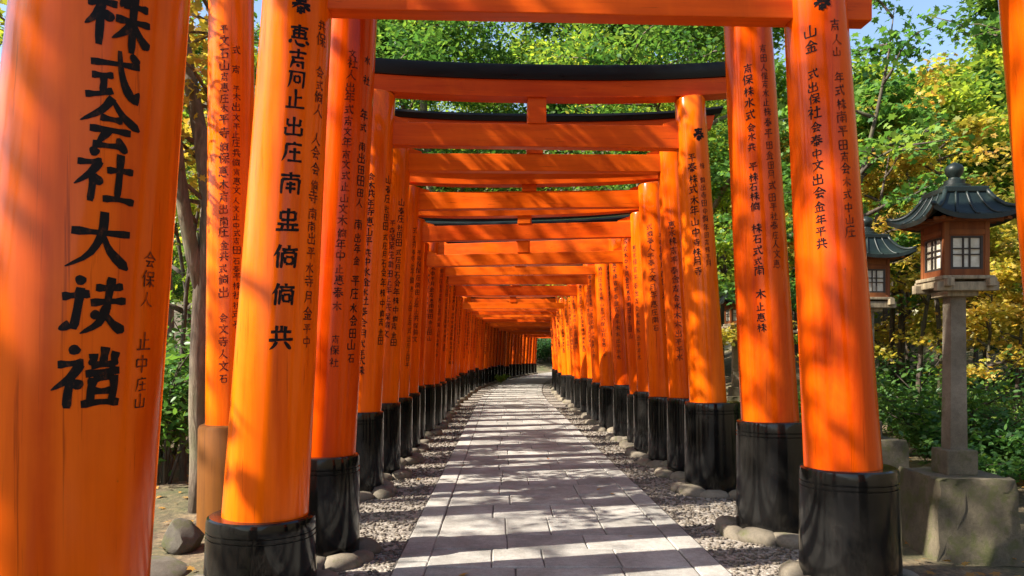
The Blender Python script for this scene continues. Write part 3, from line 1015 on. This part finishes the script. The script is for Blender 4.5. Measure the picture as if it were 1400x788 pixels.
# ------------------------------------------------------------------ lanterns
def make_lantern():
    root = empty('lantern')
    # pedestal block, flared at the foot
    bm = bmesh.new()
    bmesh.ops.create_grid(bm, x_segments=8, y_segments=8, size=1)
    bm.free()
    K = 9
    vs, fs = [], []
    rg = random.Random(8)
    lev = [(-.05, 1.16), (.06, 1.13), (.16, 1.05), (.3, 1.01), (.42, 1.0), (.495, .99), (.51, .965)]
    per = []
    for i in range(4 * K):
        sd_, t = divmod(i, K)
        t = t / K * 2 - 1
        per.append([(t, -1), (1, t), (-t, 1), (-1, -t)][sd_])
    for z, f in lev:
        for (a, c) in per:
            j = 0.012
            vs.append((a * .25 * f + rg.uniform(-j, j), c * .275 * f + rg.uniform(-j, j), z + rg.uniform(-.006, .006)))
    n4 = 4 * K
    for i in range(len(lev) - 1):
        for j in range(n4):
            fs.append((i * n4 + j, i * n4 + (j + 1) % n4, (i + 1) * n4 + (j + 1) % n4, (i + 1) * n4 + j))
    fs.append(tuple((len(lev) - 1) * n4 + j for j in range(n4)))
    MB().add(vs, fs).build('pedestal', M['pedestal'], root, angle=R(35))
    MB().box(-.105, .105, -.105, .105, .505, .68, .012).build('plinth', M['pedestal'], root)
    sh = MB()
    sh.add([(s1 * w, s2 * w, z) for z, w in ((.67, .058), (1.2, .053), (1.77, .050)) for s1, s2 in ((-1, -1), (1, -1), (1, 1), (-1, 1))],
           [(i * 4 + j, i * 4 + (j + 1) % 4, i * 4 + 4 + (j + 1) % 4, i * 4 + 4 + j) for i in range(2) for j in range(4)] + [(3, 2, 1, 0), (8, 9, 10, 11)])
    sh.build('post', M['lpost'], root)
    MB().box(-.105, .105, -.105, .105, 1.735, 1.775, .006).build('bracket_block', M['timber'], root)
    # platform of crossing timbers
    for s in (-1, 1):
        MB().box(-.205, .205, s * .14 - .026, s * .14 + .026, 1.768, 1.828, .005).build('platform_beam', M['timber'], root)
        MB().box(s * .14 - .025, s * .14 + .025, -.21, .21, 1.795, 1.852, .005).build('platform_beam', M['timber'], root)
    MB().box(-.175, .175, -.175, .175, 1.846, 1.870, .004).build('platform_board', M['timber'], root)
    # light box
    z0, z1 = 1.870, 2.245
    hb = .135
    for s1 in (-1, 1):
        for s2 in (-1, 1):
            MB().box(s1 * hb - .016, s1 * hb + .016, s2 * hb - .016, s2 * hb + .016, z0, z1, .003).build('corner_post', M['lwood'], root)
    for k in range(4):
        # one side: a frame ring with a solid head panel, facing -Y, then turned
        xo, xi, yo, yi = hb - .015, hb - .028, -hb - .010, -hb + .010
        zi0, zi1 = z0 + .045, z1 - .105
        ring_o = [(-xo, z0), (xo, z0), (xo, z1), (-xo, z1)]
        ring_i = [(-xi, zi0), (xi, zi0), (xi, zi1), (-xi, zi1)]
        vs = [(x, y_, z) for y_ in (yo, yi) for ring in (ring_o, ring_i) for x, z in ring]
        fs = []
        for j in range(4):
            j2 = (j + 1) % 4
            fs += [(j, j2, 4 + j2, 4 + j), (8 + j, 12 + j, 12 + j2, 8 + j2), (4 + j, 4 + j2, 12 + j2, 12 + j), (j, 8 + j, 8 + j2, j2)]
        w = MB().add(vs, fs).build('window_frame', M['lwood'], root)
        w.rotation_euler = (0, 0, k * math.pi / 2)
        MB().box(-xi - .002, xi + .002, -hb + .001, -hb + .005, zi0 - .002, zi1 + .002).build('pane', M['paper'], w)
        wd, ht = 2 * xi, zi1 - zi0
        for x, t_ in ((-xi + .008, .008), (xi - .008, .008), (-xi + .40 * wd, .0045), (-xi + .60 * wd, .0045)):
            MB().box(x - t_, x + t_, -hb - .011, -hb - .0005, zi0 + .0005, zi1 - .0005).build('lattice_bar', M['lattice'], w)
        for zz, t_ in ((zi0 + .007, .007), (zi1 - .007, .007), (zi0 + .44 * ht, .004), (zi0 + .62 * ht, .004)):
            MB().box(-xi + .001, xi - .001, -hb - .0095, -hb + .0002, zz - t_, zz + t_).build('lattice_bar', M['lattice'], w)
        MB().box(-hb + .017, hb - .017, -hb - .018, -hb - .0102, z1 - .098, z1 - .062, .002).build('head_rail', M['lwood'], w)
    MB().box(-.20, .20, -.20, .20, 2.236, 2.256, .004).build('eaves_board', M['lwood'], root)
    # concave hipped roof, corners turned up; shell with thickness
    def roof_pt(t, s):
        """t 0 eave..1 ridge, s -1..1 along the side"""
        hw = .285 * (1 - t) + .135 * t
        z = 2.262 + .190 * (t ** 1.8) + .065 * (abs(s) ** 3) * (1 - t) ** 2
        ex = 1 + .09 * (abs(s) ** 3) * (1 - t) ** 2
        return s * hw * ex, hw * ex, z
    for k in range(4):
        for x in np.linspace(-.21, .21, 6):
            o = MB().box(x - .009, x + .009, -.255, -.14, 2.240, 2.2585).build('rafter', M['lwood'], root)
            o.rotation_euler = (0, 0, k * math.pi / 2)
    nt, nsg = 8, 12
    vs, fs = [], []
    for k in range(4):
        ca, sa = math.cos(k * math.pi / 2), math.sin(k * math.pi / 2)
        for th in (0, .020):
            base = len(vs)
            for i in range(nt + 1):
                for j in range(nsg + 1):
                    x, yv, z = roof_pt(i / nt, j / nsg * 2 - 1)
                    yv = -yv
                    vs.append((x * ca - yv * sa, x * sa + yv * ca, z - th * (1.6 if i == 0 else 1)))
            for i in range(nt):
                for j in range(nsg):
                    q = base + i * (nsg + 1) + j
                    fs.append((q, q + 1, q + nsg + 2, q + nsg + 1))
        b0 = len(vs) - (nt + 1) * (nsg + 1)
        t0 = b0 - (nt + 1) * (nsg + 1)
        for j in range(nsg):
            fs.append((t0 + j, t0 + j + 1, b0 + j + 1, b0 + j))
    roof = MB().add(vs, fs).build('roof', M['copper'], root, angle=R(40))
    for k in range(4):
        ca, sa = math.cos(k * math.pi / 2), math.sin(k * math.pi / 2)
        def rot(p): return (p[0] * ca - p[1] * sa, p[0] * sa + p[1] * ca, p[2])
        for s in (-.5, 0, .5):
            pts = []
            for i in range(nt + 1):
                x, yv, z = roof_pt(i / nt, s)
                pts.append(rot((x, -yv, z + .003)))
            MB().tube(pts, [.009] * len(pts), 6).build('roof_seam', M['copper'], roof, smooth=True)
        pts = []
        for i in range(nt + 1):
            x, yv, z = roof_pt(i / nt, 1)
            pts.append(rot((x, -yv, z + .004)))
        MB().tube(pts, [.016] * len(pts), 8).build('hip_rib', M['copper'], roof, smooth=True)
    MB().box(-.150, .150, -.150, .150, 2.436, 2.478, .008).build('ridge_cap', M['copper'], roof)
    MB().lathe([(.10, 2.477), (.10, 2.505), (.068, 2.515), (.066, 2.545), (.04, 2.553), (.034, 2.565), (.044, 2.58), (.056, 2.60), (.060, 2.625), (.048, 2.650), (.024, 2.664), (.008, 2.674)], 20).build('finial', M['copper'], roof, angle=R(35))
    return root


lan = make_lantern()
tag(lan, 'stone lantern with copper roof and papered light box on the biggest mossy pedestal', 'lantern', 'stone lanterns beside the gates')
place(lan, (3.16, 5.1, -0.02), R(-2), 1.0)
l2 = copy_tree(lan)
place(l2, (3.57, 7.15, 0.0), R(3), 1.0)
tag(l2, 'copper-roofed lantern standing half hidden behind the orange post, next to the biggest lantern')
l3 = copy_tree(lan)
place(l3, (4.42, 13.8, 0.05), R(2), 1.0)
tag(l3, 'small far lantern seen in the gap between two orange posts')

# ------------------------------------------------------------------ rocks
def rock(loc, sc_, seed, label):
    rg = random.Random(seed)
    bm = bmesh.new()
    bmesh.ops.create_icosphere(bm, subdivisions=3, radius=1)
    cuts = [(Vector((rg.uniform(-1, 1), rg.uniform(-1, 1), rg.uniform(-.4, 1))).normalized(), rg.uniform(.55, .8)) for _ in range(9)]
    for q in bm.verts:
        for nn, dd in cuts:
            e = q.co.dot(nn) - dd
            if e > 0:
                q.co -= nn * e * 0.9
        q.co *= 1 + .04 * math.sin(7 * q.co.x + seed) * math.sin(6 * q.co.y) + rg.uniform(-.012, .012)
    bm.verts.index_update()
    o = MB().add([q.co for q in bm.verts], [[q.index for q in f.verts] for f in bm.faces]).build('rock', M['rock'], None, angle=R(30))
    bm.free()
    place(o, loc, rg.uniform(0, 6), sc_)
    tag(o, label, 'rock', 'rocks beside the gates')
    return o


rock((-2.22, 5.12, 0.04), (.16, .14, .14), 3, 'grey mossy rock against the faded sleeve of the lone post')
rock((-2.2, 4.45, -.03), (.42, .28, .085), 4, 'flat brown rock lying below the mossy rock by the lone post')
rock((3.95, 4.9, 0.0), (.3, .25, .1), 9, 'low flat rock at the foot of the biggest lantern')

# ------------------------------------------------------------------ leaves, trees, shrubs
MAPLE = np.array([(0, -.5), (.16, -.28), (.48, -.34), (.30, -.05), (.52, .18), (.22, .16), (0, .55), (-.22, .16), (-.52, .18), (-.30, -.05), (-.48, -.34), (-.16, -.28)])
OVAL = np.array([(0, -.5), (.24, -.18), (.2, .22), (0, .55), (-.2, .22), (-.24, -.18)])


def leaf_mesh(name, P, size, kind, mt, rg, up=0.55):
    """P (N,3); one small polygon (maple) or folded blade (oval) per leaf"""
    N = len(P)
    nrm = rg.normal(size=(N, 3)) * 0.75
    nrm[:, 2] = np.abs(nrm[:, 2]) + up
    nrm /= np.linalg.norm(nrm, axis=1, keepdims=True)
    t = rg.normal(size=(N, 3))
    t -= nrm * (t * nrm).sum(1, keepdims=True)
    t /= np.linalg.norm(t, axis=1, keepdims=True)
    bt = np.cross(nrm, t)
    sz_ = size * rg.uniform(.6, 1.35, N)
    tpl = MAPLE if kind == 'maple' else OVAL
    k = len(tpl)
    droop = -0.25 * tpl[:, 1] ** 2 - 0.15 * np.abs(tpl[:, 0])
    V = P[:, None] + sz_[:, None, None] * (tpl[None, :, 0, None] * bt[:, None] + tpl[None, :, 1, None] * t[:, None] + droop[None, :, None] * nrm[:, None])
    b0 = (np.arange(N) * k)[:, None]
    if kind == 'maple':
        Fs = [np.array([[0, 1, 2, 3, 4, 5, 6, 7, 8, 9, 10, 11]]) + b0]
    else:
        Fs = [np.concatenate([np.array([[0, 1, 2, 3]]) + b0, np.array([[0, 3, 4, 5]]) + b0])]
    return np_mesh(name, V.reshape(-1, 3), Fs, mt)


def branchy(rg, H, spread, tr, bare=.35, limbs=9, subs=5, lean=(0, 0), flat=.55):
    """-> MB of trunk and limbs, list of twig polylines for leaves"""
    mb = MB()
    nseg = 9
    tp = []
    wx, wy = rg.uniform(0, 6), rg.uniform(0, 6)
    for i in range(nseg + 1):
        t = i / nseg
        tp.append(Vector((lean[0] * t * t * H + .035 * H * math.sin(wx + t * 5) * t, lean[1] * t * t * H + .035 * H * math.sin(wy + t * 4) * t, t * H * .92)))
    tp[0].z = -0.15
    mb.tube(tp, [tr * (1.25 if i == 0 else (1 - i / nseg) ** .8 + .08) for i in range(nseg + 1)], 9)
    twigs = []
    for q in range(limbs):
        t = bare + (1 - bare) * (q + rg.uniform(0, .8)) / limbs
        j = min(int(t * nseg), nseg - 1)
        f = t * nseg - j
        st = tp[j].lerp(tp[j + 1], f)
        a = q * 2.4 + rg.uniform(-.5, .5)
        ln = spread * (1 - .55 * max(0, (t - bare) / (1 - bare))) * rg.uniform(.75, 1.15)
        rise = rg.uniform(.15, .5) + .5 * t
        pts = [st]
        dr = Vector((math.cos(a), math.sin(a), rise)).normalized()
        for s in range(5):
            dr = (dr + Vector((rg.uniform(-.25, .25), rg.uniform(-.25, .25), rg.uniform(-.22, .1)))).normalized()
            pts.append(pts[-1] + dr * ln / 5)
        r0 = tr * (1 - t) * .55 + .012
        mb.tube(pts, [r0 * (1 - s / 5.5) + .004 for s in range(6)], 6)
        for s in range(subs):
            u = .3 + .7 * (s + rg.random()) / subs
            j = min(int(u * 5), 4)
            st2 = pts[j].lerp(pts[j + 1], u * 5 - j)
            dv = (pts[j + 1] - pts[j]).normalized()
            side_ = Vector((-dv.y, dv.x, 0)).normalized() * (1 if s % 2 else -1)
            d2_ = (dv * .6 + side_ * rg.uniform(.5, 1.1) + Vector((0, 0, rg.uniform(-.15, .35)))).normalized()
            l2_ = ln * rg.uniform(.28, .5)
            tw = [st2, st2 + d2_ * l2_ * .5 + Vector((0, 0, rg.uniform(-.03, .05) * l2_)), st2 + d2_ * l2_ + Vector((0, 0, rg.uniform(-.15, .05) * l2_))]
            mb.tube(tw, [r0 * .35 + .004, r0 * .22 + .003, .003], 5)
            twigs.append(tw)
        twigs.append(pts[-3:])
    twigs.append(tp[-3:])
    return mb, twigs


def scatter(twigs, n, rad, flat, rg):
    """n leaf positions around the twigs"""
    T = np.array([[t[0][:], t[len(t) // 2][:], t[-1][:]] for t in twigs])
    w = rg.uniform(.4, 1.6, len(T))
    idx = rg.choice(len(T), n, p=w / w.sum())
    u = rg.uniform(.15, 1.1, n)[:, None]
    a, b_, c = T[idx, 0], T[idx, 1], T[idx, 2]
    p = np.where(u < .5, a + (b_ - a) * u * 2, b_ + (c - b_) * (u * 2 - 1))
    off = rg.normal(size=(n, 3)) * rad * .55
    off[:, 2] *= flat
    return p + off


def make_tree(name, seed, H, spread, tr, n, size, kind, leaf, bark='bark', bare=.35, limbs=9, subs=5, rad=.35, flat=.5, lean=(0, 0)):
    rg = random.Random(seed)
    ng = np.random.default_rng(seed)
    mb, tw = branchy(rg, H, spread, tr, bare, limbs, subs, lean)
    root = empty(name)
    mb.build('trunk', M[bark], root, smooth=True)
    link(bpy.data.objects.new('crown', leaf_mesh('crown', scatter(tw, n, rad, flat, ng), size, kind, M[leaf], ng)), root)
    return root


def recolor(root, leaf):
    for c in root.children:
        if c.name.startswith(('crown', 'foliage')):
            c.material_slots[0].link = 'OBJECT'
            c.material_slots[0].material = M[leaf]


PROTO = {}
USED = set()


def plant(kind, loc, rz, sc_, leaf, label, cat, group):
    o = PROTO[kind]
    if kind in USED:
        o = copy_tree(o)
    USED.add(kind)
    z = ground_h(loc[0], loc[1])
    place(o, (loc[0], loc[1], z - .03), rz, sc_)
    recolor(o, leaf)
    if label is None:
        label = ('dark green' if leaf == 'leaf_deep' else 'fresh green') + ' leafy shrub in the undergrowth behind the lanterns'
        group += ', dark' if leaf == 'leaf_deep' else ', fresh green'
    cw = {'leaf_lime': 'yellow-green', 'leaf_green': 'mid green', 'leaf_deep': 'dark green', 'leaf_gold': 'golden'}[leaf]
    if group and not any(w in label for w in ('green', 'golden', 'dark', 'pale')):
        label = cw + ' ' + label
        group = group + ', ' + cw
    tag(o, label, cat, group)
    return o


PROTO['maple_a'] = make_tree('maple_tree', 11, 7.0, 3.0, .12, 15000, .105, 'maple', 'leaf_green', 'bark_dark', .33, 11, 6, .34, .35)
PROTO['maple_b'] = make_tree('maple_tree', 12, 5.2, 2.4, .075, 9000, .085, 'maple', 'leaf_gold', 'bark_dark', .25, 10, 5, .32, .4)
PROTO['broad_a'] = make_tree('broadleaf_tree', 13, 12, 4.4, .22, 30000, .135, 'oval', 'leaf_lime', 'bark', .3, 13, 6, .6, .55)
PROTO['broad_b'] = make_tree('broadleaf_tree', 14, 10, 3.6, .16, 26000, .12, 'oval', 'leaf_green', 'bark', .22, 12, 6, .55, .55)
PROTO['hill_a'] = make_tree('hillside_tree', 15, 9, 3.6, .2, 16000, .23, 'oval', 'leaf_green', 'bark', .15, 12, 5, .75, .7)
PROTO['hill_b'] = make_tree('hillside_tree', 16, 12, 2.8, .2, 15000, .22, 'oval', 'leaf_deep', 'bark', .1, 15, 4, .7, .6)


def make_shrub(name, seed, H, n, size, kind, leaf):
    rg = random.Random(seed)
    ng = np.random.default_rng(seed)
    root = empty(name)
    st = MB()
    tw = []
    for i in range(9):
        a = i * 2.4 + rg.uniform(-.4, .4)
        ln = H * rg.uniform(.6, 1.15)
        o_ = rg.uniform(.25, .75)
        pts = [Vector((.04 * math.cos(a), .04 * math.sin(a), -.05))]
        for s in range(1, 5):
            t = s / 4
            pts.append(Vector((math.cos(a) * o_ * ln * t ** 1.2 + rg.uniform(-.05, .05), math.sin(a) * o_ * ln * t ** 1.2 + rg.uniform(-.05, .05), ln * t * (1 - .25 * t))))
        st.tube(pts, [.016, .013, .01, .007, .003], 5)
        tw.append(pts[1:4])
        tw.append(pts[2:5])
        for s in range(3):
            b_ = pts[2 + s % 3]
            e = b_ + Vector((rg.uniform(-.35, .35), rg.uniform(-.35, .35), rg.uniform(-.05, .3))) * H
            tw.append([b_, b_.lerp(e, .5), e])
            st.tube(tw[-1], [.008, .006, .003], 4)
    st.build('stems', M['bark_dark'], root, smooth=True)
    link(bpy.data.objects.new('foliage', leaf_mesh('foliage', scatter(tw, n, .17 * H, .7, ng), size, kind, M[leaf], ng)), root)
    return root


PROTO['shrub_a'] = make_shrub('shrub', 21, 1.2, 3200, .065, 'oval', 'leaf_deep')
PROTO['shrub_b'] = make_shrub('shrub', 22, 1.5, 3200, .072, 'oval', 'leaf_green')
PROTO['shrub_c'] = make_shrub('shrub', 23, 1.0, 2000, .075, 'maple', 'leaf_lime')


def make_sapling(seed, H):
    rg = random.Random(seed)
    ng = np.random.default_rng(seed)
    mb, tw = branchy(rg, H, H * .26, .035, .35, 8, 3, (rg.uniform(-.08, .08), 0))
    root = empty('sapling')
    mb.build('trunk', M['bark_dark'], root, smooth=True)
    link(bpy.data.objects.new('crown', leaf_mesh('crown', scatter(tw, 2600, .22, .5, ng), .075, 'maple', M['leaf_gold'], ng)), root)
    return root


PROTO['pole'] = make_tree('young_tree', 35, 5.6, 1.1, .05, 1300, .08, 'maple', 'leaf_green', 'bark_dark', .5, 8, 4, .3, .5, (.05, .02))
PROTO['sap_a'] = make_sapling(31, 4.2)
PROTO['sap_b'] = make_sapling(32, 3.4)

def keep(P, base):
    """boughs on the gate side were cut back"""
    W = P + np.array(base[:])
    ok = (W[:, 0] < -2.45) | (W[:, 2] > 5.2)
    return P[ok & (W[:, 2] > 2.6)]


# the tree with forked bare trunk beside the lone post
def fork_tree():
    root = empty('forked_tree', px(272, 712, 6.3) * 1.0)
    base = Vector((px(272, 712, 6.3).x, 6.3, 0))
    root.location = base
    tag(root, 'tree with bare forked trunk rising just beyond the mossy rock and lone post', 'tree')
    D = 6.3
    def q(x, y, dd=0): return px(x, y, D + dd) - base
    mb = MB()
    rg = random.Random(4)
    main = [Vector((q(274, 700).x, 0, -.15)), q(273, 640), q(271, 560), q(272, 480), q(276, 400), q(284, 330), q(286, 280), q(276, 200), q(262, 120, .1), q(246, 30, .2), q(232, -80, .3), q(224, -200, .3), q(214, -330, .2)]
    mb.tube(main, [.115, .085, .078, .076, .078, .072, .068, .066, .062, .058, .05, .04, .022], 10, .06, rg)
    lb = [q(277, 410), q(266, 360, -.05), q(254, 300, -.1), q(246, 245, -.15), q(236, 150, -.2), q(222, 40, -.2), q(200, -100, -.1), q(180, -230, 0)]
    mb.tube(lb, [.06, .06, .057, .055, .05, .045, .036, .018], 9, .06, rg)
    lc = [q(286, 320), q(295, 240, .2), q(298, 150, .3), q(302, 40, .4), q(312, -90, .4), q(330, -240, .3)]
    mb.tube(lc, [.045, .042, .038, .034, .026, .012], 8, .06, rg)
    tw = []
    for src in (main[6:], lb[3:], lc[1:]):
        for i, p0 in enumerate(src):
            for k in range(5):
                a = rg.uniform(0, 6.28)
                ln = rg.uniform(.8, 1.9)
                e = p0 + Vector((math.cos(a) * ln, math.sin(a) * ln, rg.uniform(-.1, .7) * ln))
                if (e + base).x > -2.5 and (e + base).z < 5.4:
                    continue
                t_ = [p0, p0.lerp(e, .5) + Vector((0, 0, .08)), e]
                mb.tube(t_, [.02, .013, .004], 5)
                tw.append(t_)
    mb.build('trunk', M['bark'], root, smooth=True)
    ng = np.random.default_rng(77)
    link(bpy.data.objects.new('crown', leaf_mesh('crown', keep(scatter(tw, 6500, .3, .45, ng), base), .085, 'maple', M['leaf_gold'], ng)), root)


fork_tree()

rg = random.Random(42)
# thin trunks left
for (x, y, s, lf) in ((-3.3, 7.6, .9, 'leaf_lime'), (-3.9, 9.2, 1.0, 'leaf_lime'), (-4.6, 11.0, 1.1, 'leaf_green')):
    plant('sap_a', (x, y), rg.uniform(0, 6), (s, s, s * 1.3), lf, 'slender sapling with thin dark trunk in the left undergrowth', 'sapling', 'saplings left of the tunnel')
# broadleaf trees left of and beyond the tunnel
for (x, y, k, s, lf) in ((-10.5, 22, 'broad_a', .62, 'leaf_green'), (-13, 27, 'broad_b', .8, 'leaf_lime'), 
                         (-12, 33, 'broad_b', .75, 'leaf_green'), (-17, 31, 'broad_a', .7, 'leaf_green'), (-9, 41, 'broad_b', 1.5, 'leaf_green'), (-3.4, 46, 'broad_a', 1.55, 'leaf_lime'), (-20, 40, 'broad_b', 1.0, 'leaf_green'), (-16, 24, 'broad_b', .7, 'leaf_deep')):
    plant(k, (x, y), rg.uniform(0, 6), s, lf, 'broadleaf tree of the wood on the shaded left side of the tunnel', 'tree', 'woodland trees left of the tunnel')
for (x, y, k, s, lf) in ((5.2, 20, 'broad_b', .95, 'leaf_lime'), (6.2, 26, 'broad_a', 1.0, 'leaf_green'), (8, 33, 'broad_a', 1.1, 'leaf_lime'), (7.0, 41, 'broad_b', 1.35, 'leaf_green'),
                         (11, 50, 'broad_a', 1.3, 'leaf_lime'), (3.0, 75, 'broad_a', 1.2, 'leaf_deep'), (7.0, 77, 'broad_b', 1.2, 'leaf_green'), (12, 72, 'broad_a', 1.2, 'leaf_deep')):
    plant(k, (x, y), rg.uniform(0, 6), s, lf, 'tall broadleaf tree overhanging the far right side of the tunnel', 'tree', 'woodland trees right of the tunnel')
# sparse trees added out of view west of the path to break up the sunlight
PROTO['sparse'] = make_tree('broadleaf_tree', 19, 9.5, 3.6,  .14, 2600, .17, 'oval', 'leaf_lime', 'bark', .35, 10, 5, .5, .5)
rg2 = random.Random(7)
for (x, y, s, lf) in ((-7.0, -0.5, 1.0, 'leaf_lime'), (-9.0, 12.5, .8, 'leaf_lime'), (-5.6, -1.2, .85, 'leaf_lime')):
    plant('sparse', (x, y), rg2.uniform(0, 6), s, lf, 'thin-crowned tree added out of view west of the foreground gates to dapple sunlight', 'tree', 'thin-crowned trees added west of the gates')
PROTO['tall_dapple'] = make_tree('broadleaf_tree', 29, 13, 3.6, .16, 2900, .15, 'oval', 'leaf_green', 'bark', .6, 10, 6, .5, .5)  # added trees, crowns kept high to dapple sun on posts, not paving
for (x, y, s) in ((-7.8, 2.0, .95), (-8.0, 6.6, 1.0), (-7.7, 11.6, 1.0), (-8.2, 17.0, 1.05), (-8.4, 24, 1.1)):
    plant('tall_dapple', (x, y), rg2.uniform(0, 6), s, 'leaf_green', 'tall tree added west of the gates, high thin crown dappling the posts', 'tree', 'tall high-crowned trees added west of the gates')
plant('sparse', (-7.6, 16.6), 2.2, .95, 'leaf_gold', 'golden thin-crowned tree seen between the lone post and the nearest gate', 'tree', None)
# canopy over the tunnel
for (x, y, k, s, lf) in ((4.6, 16.5, 'broad_a', .95, 'leaf_green'), (4.4, 23.5, 'broad_b', 1.3, 'leaf_lime'), (-4.2, 36, 'broad_a', 1.6, 'leaf_green'), (4.2, 30, 'broad_b', 1.75, 'leaf_green'), (-8, 37, 'broad_a', 1.5, 'leaf_lime'), (3.6, 38, 'broad_a', 1.6, 'leaf_lime'), (-2.7, 30, 'broad_a', 1.5, 'leaf_green'), (-5.5, 33, 'broad_b', 1.8, 'leaf_lime')):
    plant(k, (x, y), rg2.uniform(0, 6), s, lf, 'tall tree close to the gates, its boughs meeting above the tunnel', 'tree', 'trees overhanging the tunnel')
for i in range(9):
    plant(rg.choice(['shrub_a', 'shrub_b']), (1.5 + i * 1.6, 73 + rg.uniform(-1, 2)), rg.uniform(0, 6), rg.uniform(2.4, 3.4), 'leaf_deep', 'big dark shrub closing off the far end of the path', 'shrub', 'shrubs at the end of the path')
# near maples right
plant('maple_a', (4.95, 10.8), 1.0, .8, 'leaf_green', 'dark green maple arching over the lanterns, its lobed leaves against blue sky', 'maple', None)
for (x, y, s, lf, rz_) in ((5.9, 13.2, 1.0, 'leaf_gold', .4), (6.7, 12.4, .95, 'leaf_gold', 2.2), (8.6, 16.5, 1.1, 'leaf_lime', 3.0), (5.0, 16.5, 1.05, 'leaf_lime', 4.0), (9.4, 13.4, .62, 'leaf_gold', 5.0), (12.0, 18.5, .66, 'leaf_gold', .9)):
    plant('maple_b', (x, y), rz_, s, lf, 'autumn maple with golden leaves behind the lanterns' if lf == 'leaf_gold' else 'yellow-green maple among the golden ones behind the lanterns', 'maple', 'autumn maples behind the lanterns')
for i in range(22):
    x, y = rg.uniform(4.6, 11), rg.uniform(7.6, 14.5)
    plant('sap_a' if i % 2 else 'sap_b', (x, y), rg.uniform(0, 6), rg.uniform(.8, 1.15), rg.choice(['leaf_gold', 'leaf_lime', 'leaf_gold']), 'slender sapling in the undergrowth behind the lanterns', 'sapling', 'saplings right of the tunnel')
for i in (0, 2, 3, 5, 6, 8):
    y = 8.2 + i * .75 + rg2.uniform(-.3, .3)
    x = y * (.47 + .17 * ((i * 5) % 9) / 8)
    plant('pole', (x, y), rg2.uniform(0, 6), rg2.uniform(.85, 1.15), 'leaf_gold' if i in (2, 5, 8) else 'leaf_green', 'thin bare-stemmed young tree rising from the undergrowth behind the lanterns', 'tree', 'thin young trees behind the lanterns')
# shrubs right
for i in range(30):
    x = rg.uniform(3.9, 12)
    y = rg.uniform(6.6, 15.5)
    if x < 4.8 and y < 9: x += 1.0
    plant(rg.choice(['shrub_a', 'shrub_b', 'shrub_a']), (x, y), rg.uniform(0, 6), rg.uniform(.5, 1.0), rg.choice(['leaf_deep', 'leaf_green', 'leaf_green']), None, 'shrub', 'shrubs right of the tunnel')
for (x, y, s) in ((5.2, 6.0, .55), (5.8, 7.0, .7), (4.6, 6.9, .6), (4.9, 8.0, .8)):
    plant('shrub_c', (x, y), rg.uniform(0, 6), s, 'leaf_green', 'low light-leaved bush growing close behind a lantern pedestal', 'shrub', 'low bushes by the lanterns')
# shrubs left
for i in range(20):
    x = rg.uniform(-9, -3.1)
    y = rg.uniform(6.6, 14)
    plant(rg.choice(['shrub_a', 'shrub_b']), (x, y), rg.uniform(0, 6), rg.uniform(.7, 1.2), rg.choice(['leaf_deep', 'leaf_green']), 'leafy shrub in the shade left of the tunnel', 'shrub', 'shrubs left of the tunnel')
plant('shrub_c', (0.36 + bend(37) - 1.22, 37), 0, .5, 'leaf_lime', 'small pale green bush between paving and posts at the bend of the path', 'shrub', None)
PROTO['maple_c'] = make_tree('maple_tree', 17, 8.6, 2.7, .11, 4200, .11, 'maple', 'leaf_green', 'bark_dark', .62, 8, 6, .3, .35)
plant('maple_c', (7.7, 8.8), 2.0, 1.0, 'leaf_green', 'tall maple whose leafy boughs hang into the open sky above the hillside', 'maple', None)
# hillside
for i in range(64):
    y = rg.uniform(24, 78)
    x = rg.uniform(.28, .85) * y + rg.uniform(-2, 2)
    if x < 13: continue
    lf = rg.choice(['leaf_green', 'leaf_green', 'leaf_lime', 'leaf_deep'])
    k = rg.choice(['hill_a', 'hill_a', 'hill_b'])
    plant(k, (x, y), rg.uniform(0, 6), rg.uniform(.75, 1.15), lf, {'leaf_green': 'mid green tree on the sunlit hillside', 'leaf_lime': 'yellow-green tree on the sunlit hillside', 'leaf_deep': 'dark blue-green tree on the sunlit hillside'}[lf], 'tree', 'trees on the hillside, ' + {'leaf_green': 'mid green', 'leaf_lime': 'yellow-green', 'leaf_deep': 'dark'}[lf])

# fallen leaves
N = 900
ng = np.random.default_rng(9)
xs_ = np.where(ng.uniform(0, 1, N) < .015, ng.uniform(-1.0, 1.7, N), np.where(ng.uniform(0, 1, N) < .7, ng.uniform(2.2, 6.0, N), ng.uniform(-3.6, -1.7, N)))
ys_ = ng.uniform(3.2, 10, N)
P = np.array([(x, y, max(ground_h(x, y), -.03) + (.018 if abs(x - .36) > 1.03 else .042)) for x, y in zip(xs_, ys_)])
o = link(bpy.data.objects.new('fallen_leaves', leaf_mesh('fallen_leaves', P, .055, 'maple', M['leaf_dry'], ng, 3.0)))
tag(o, 'dry brown and golden leaves fallen on the soil', 'leaves', kind='stuff')
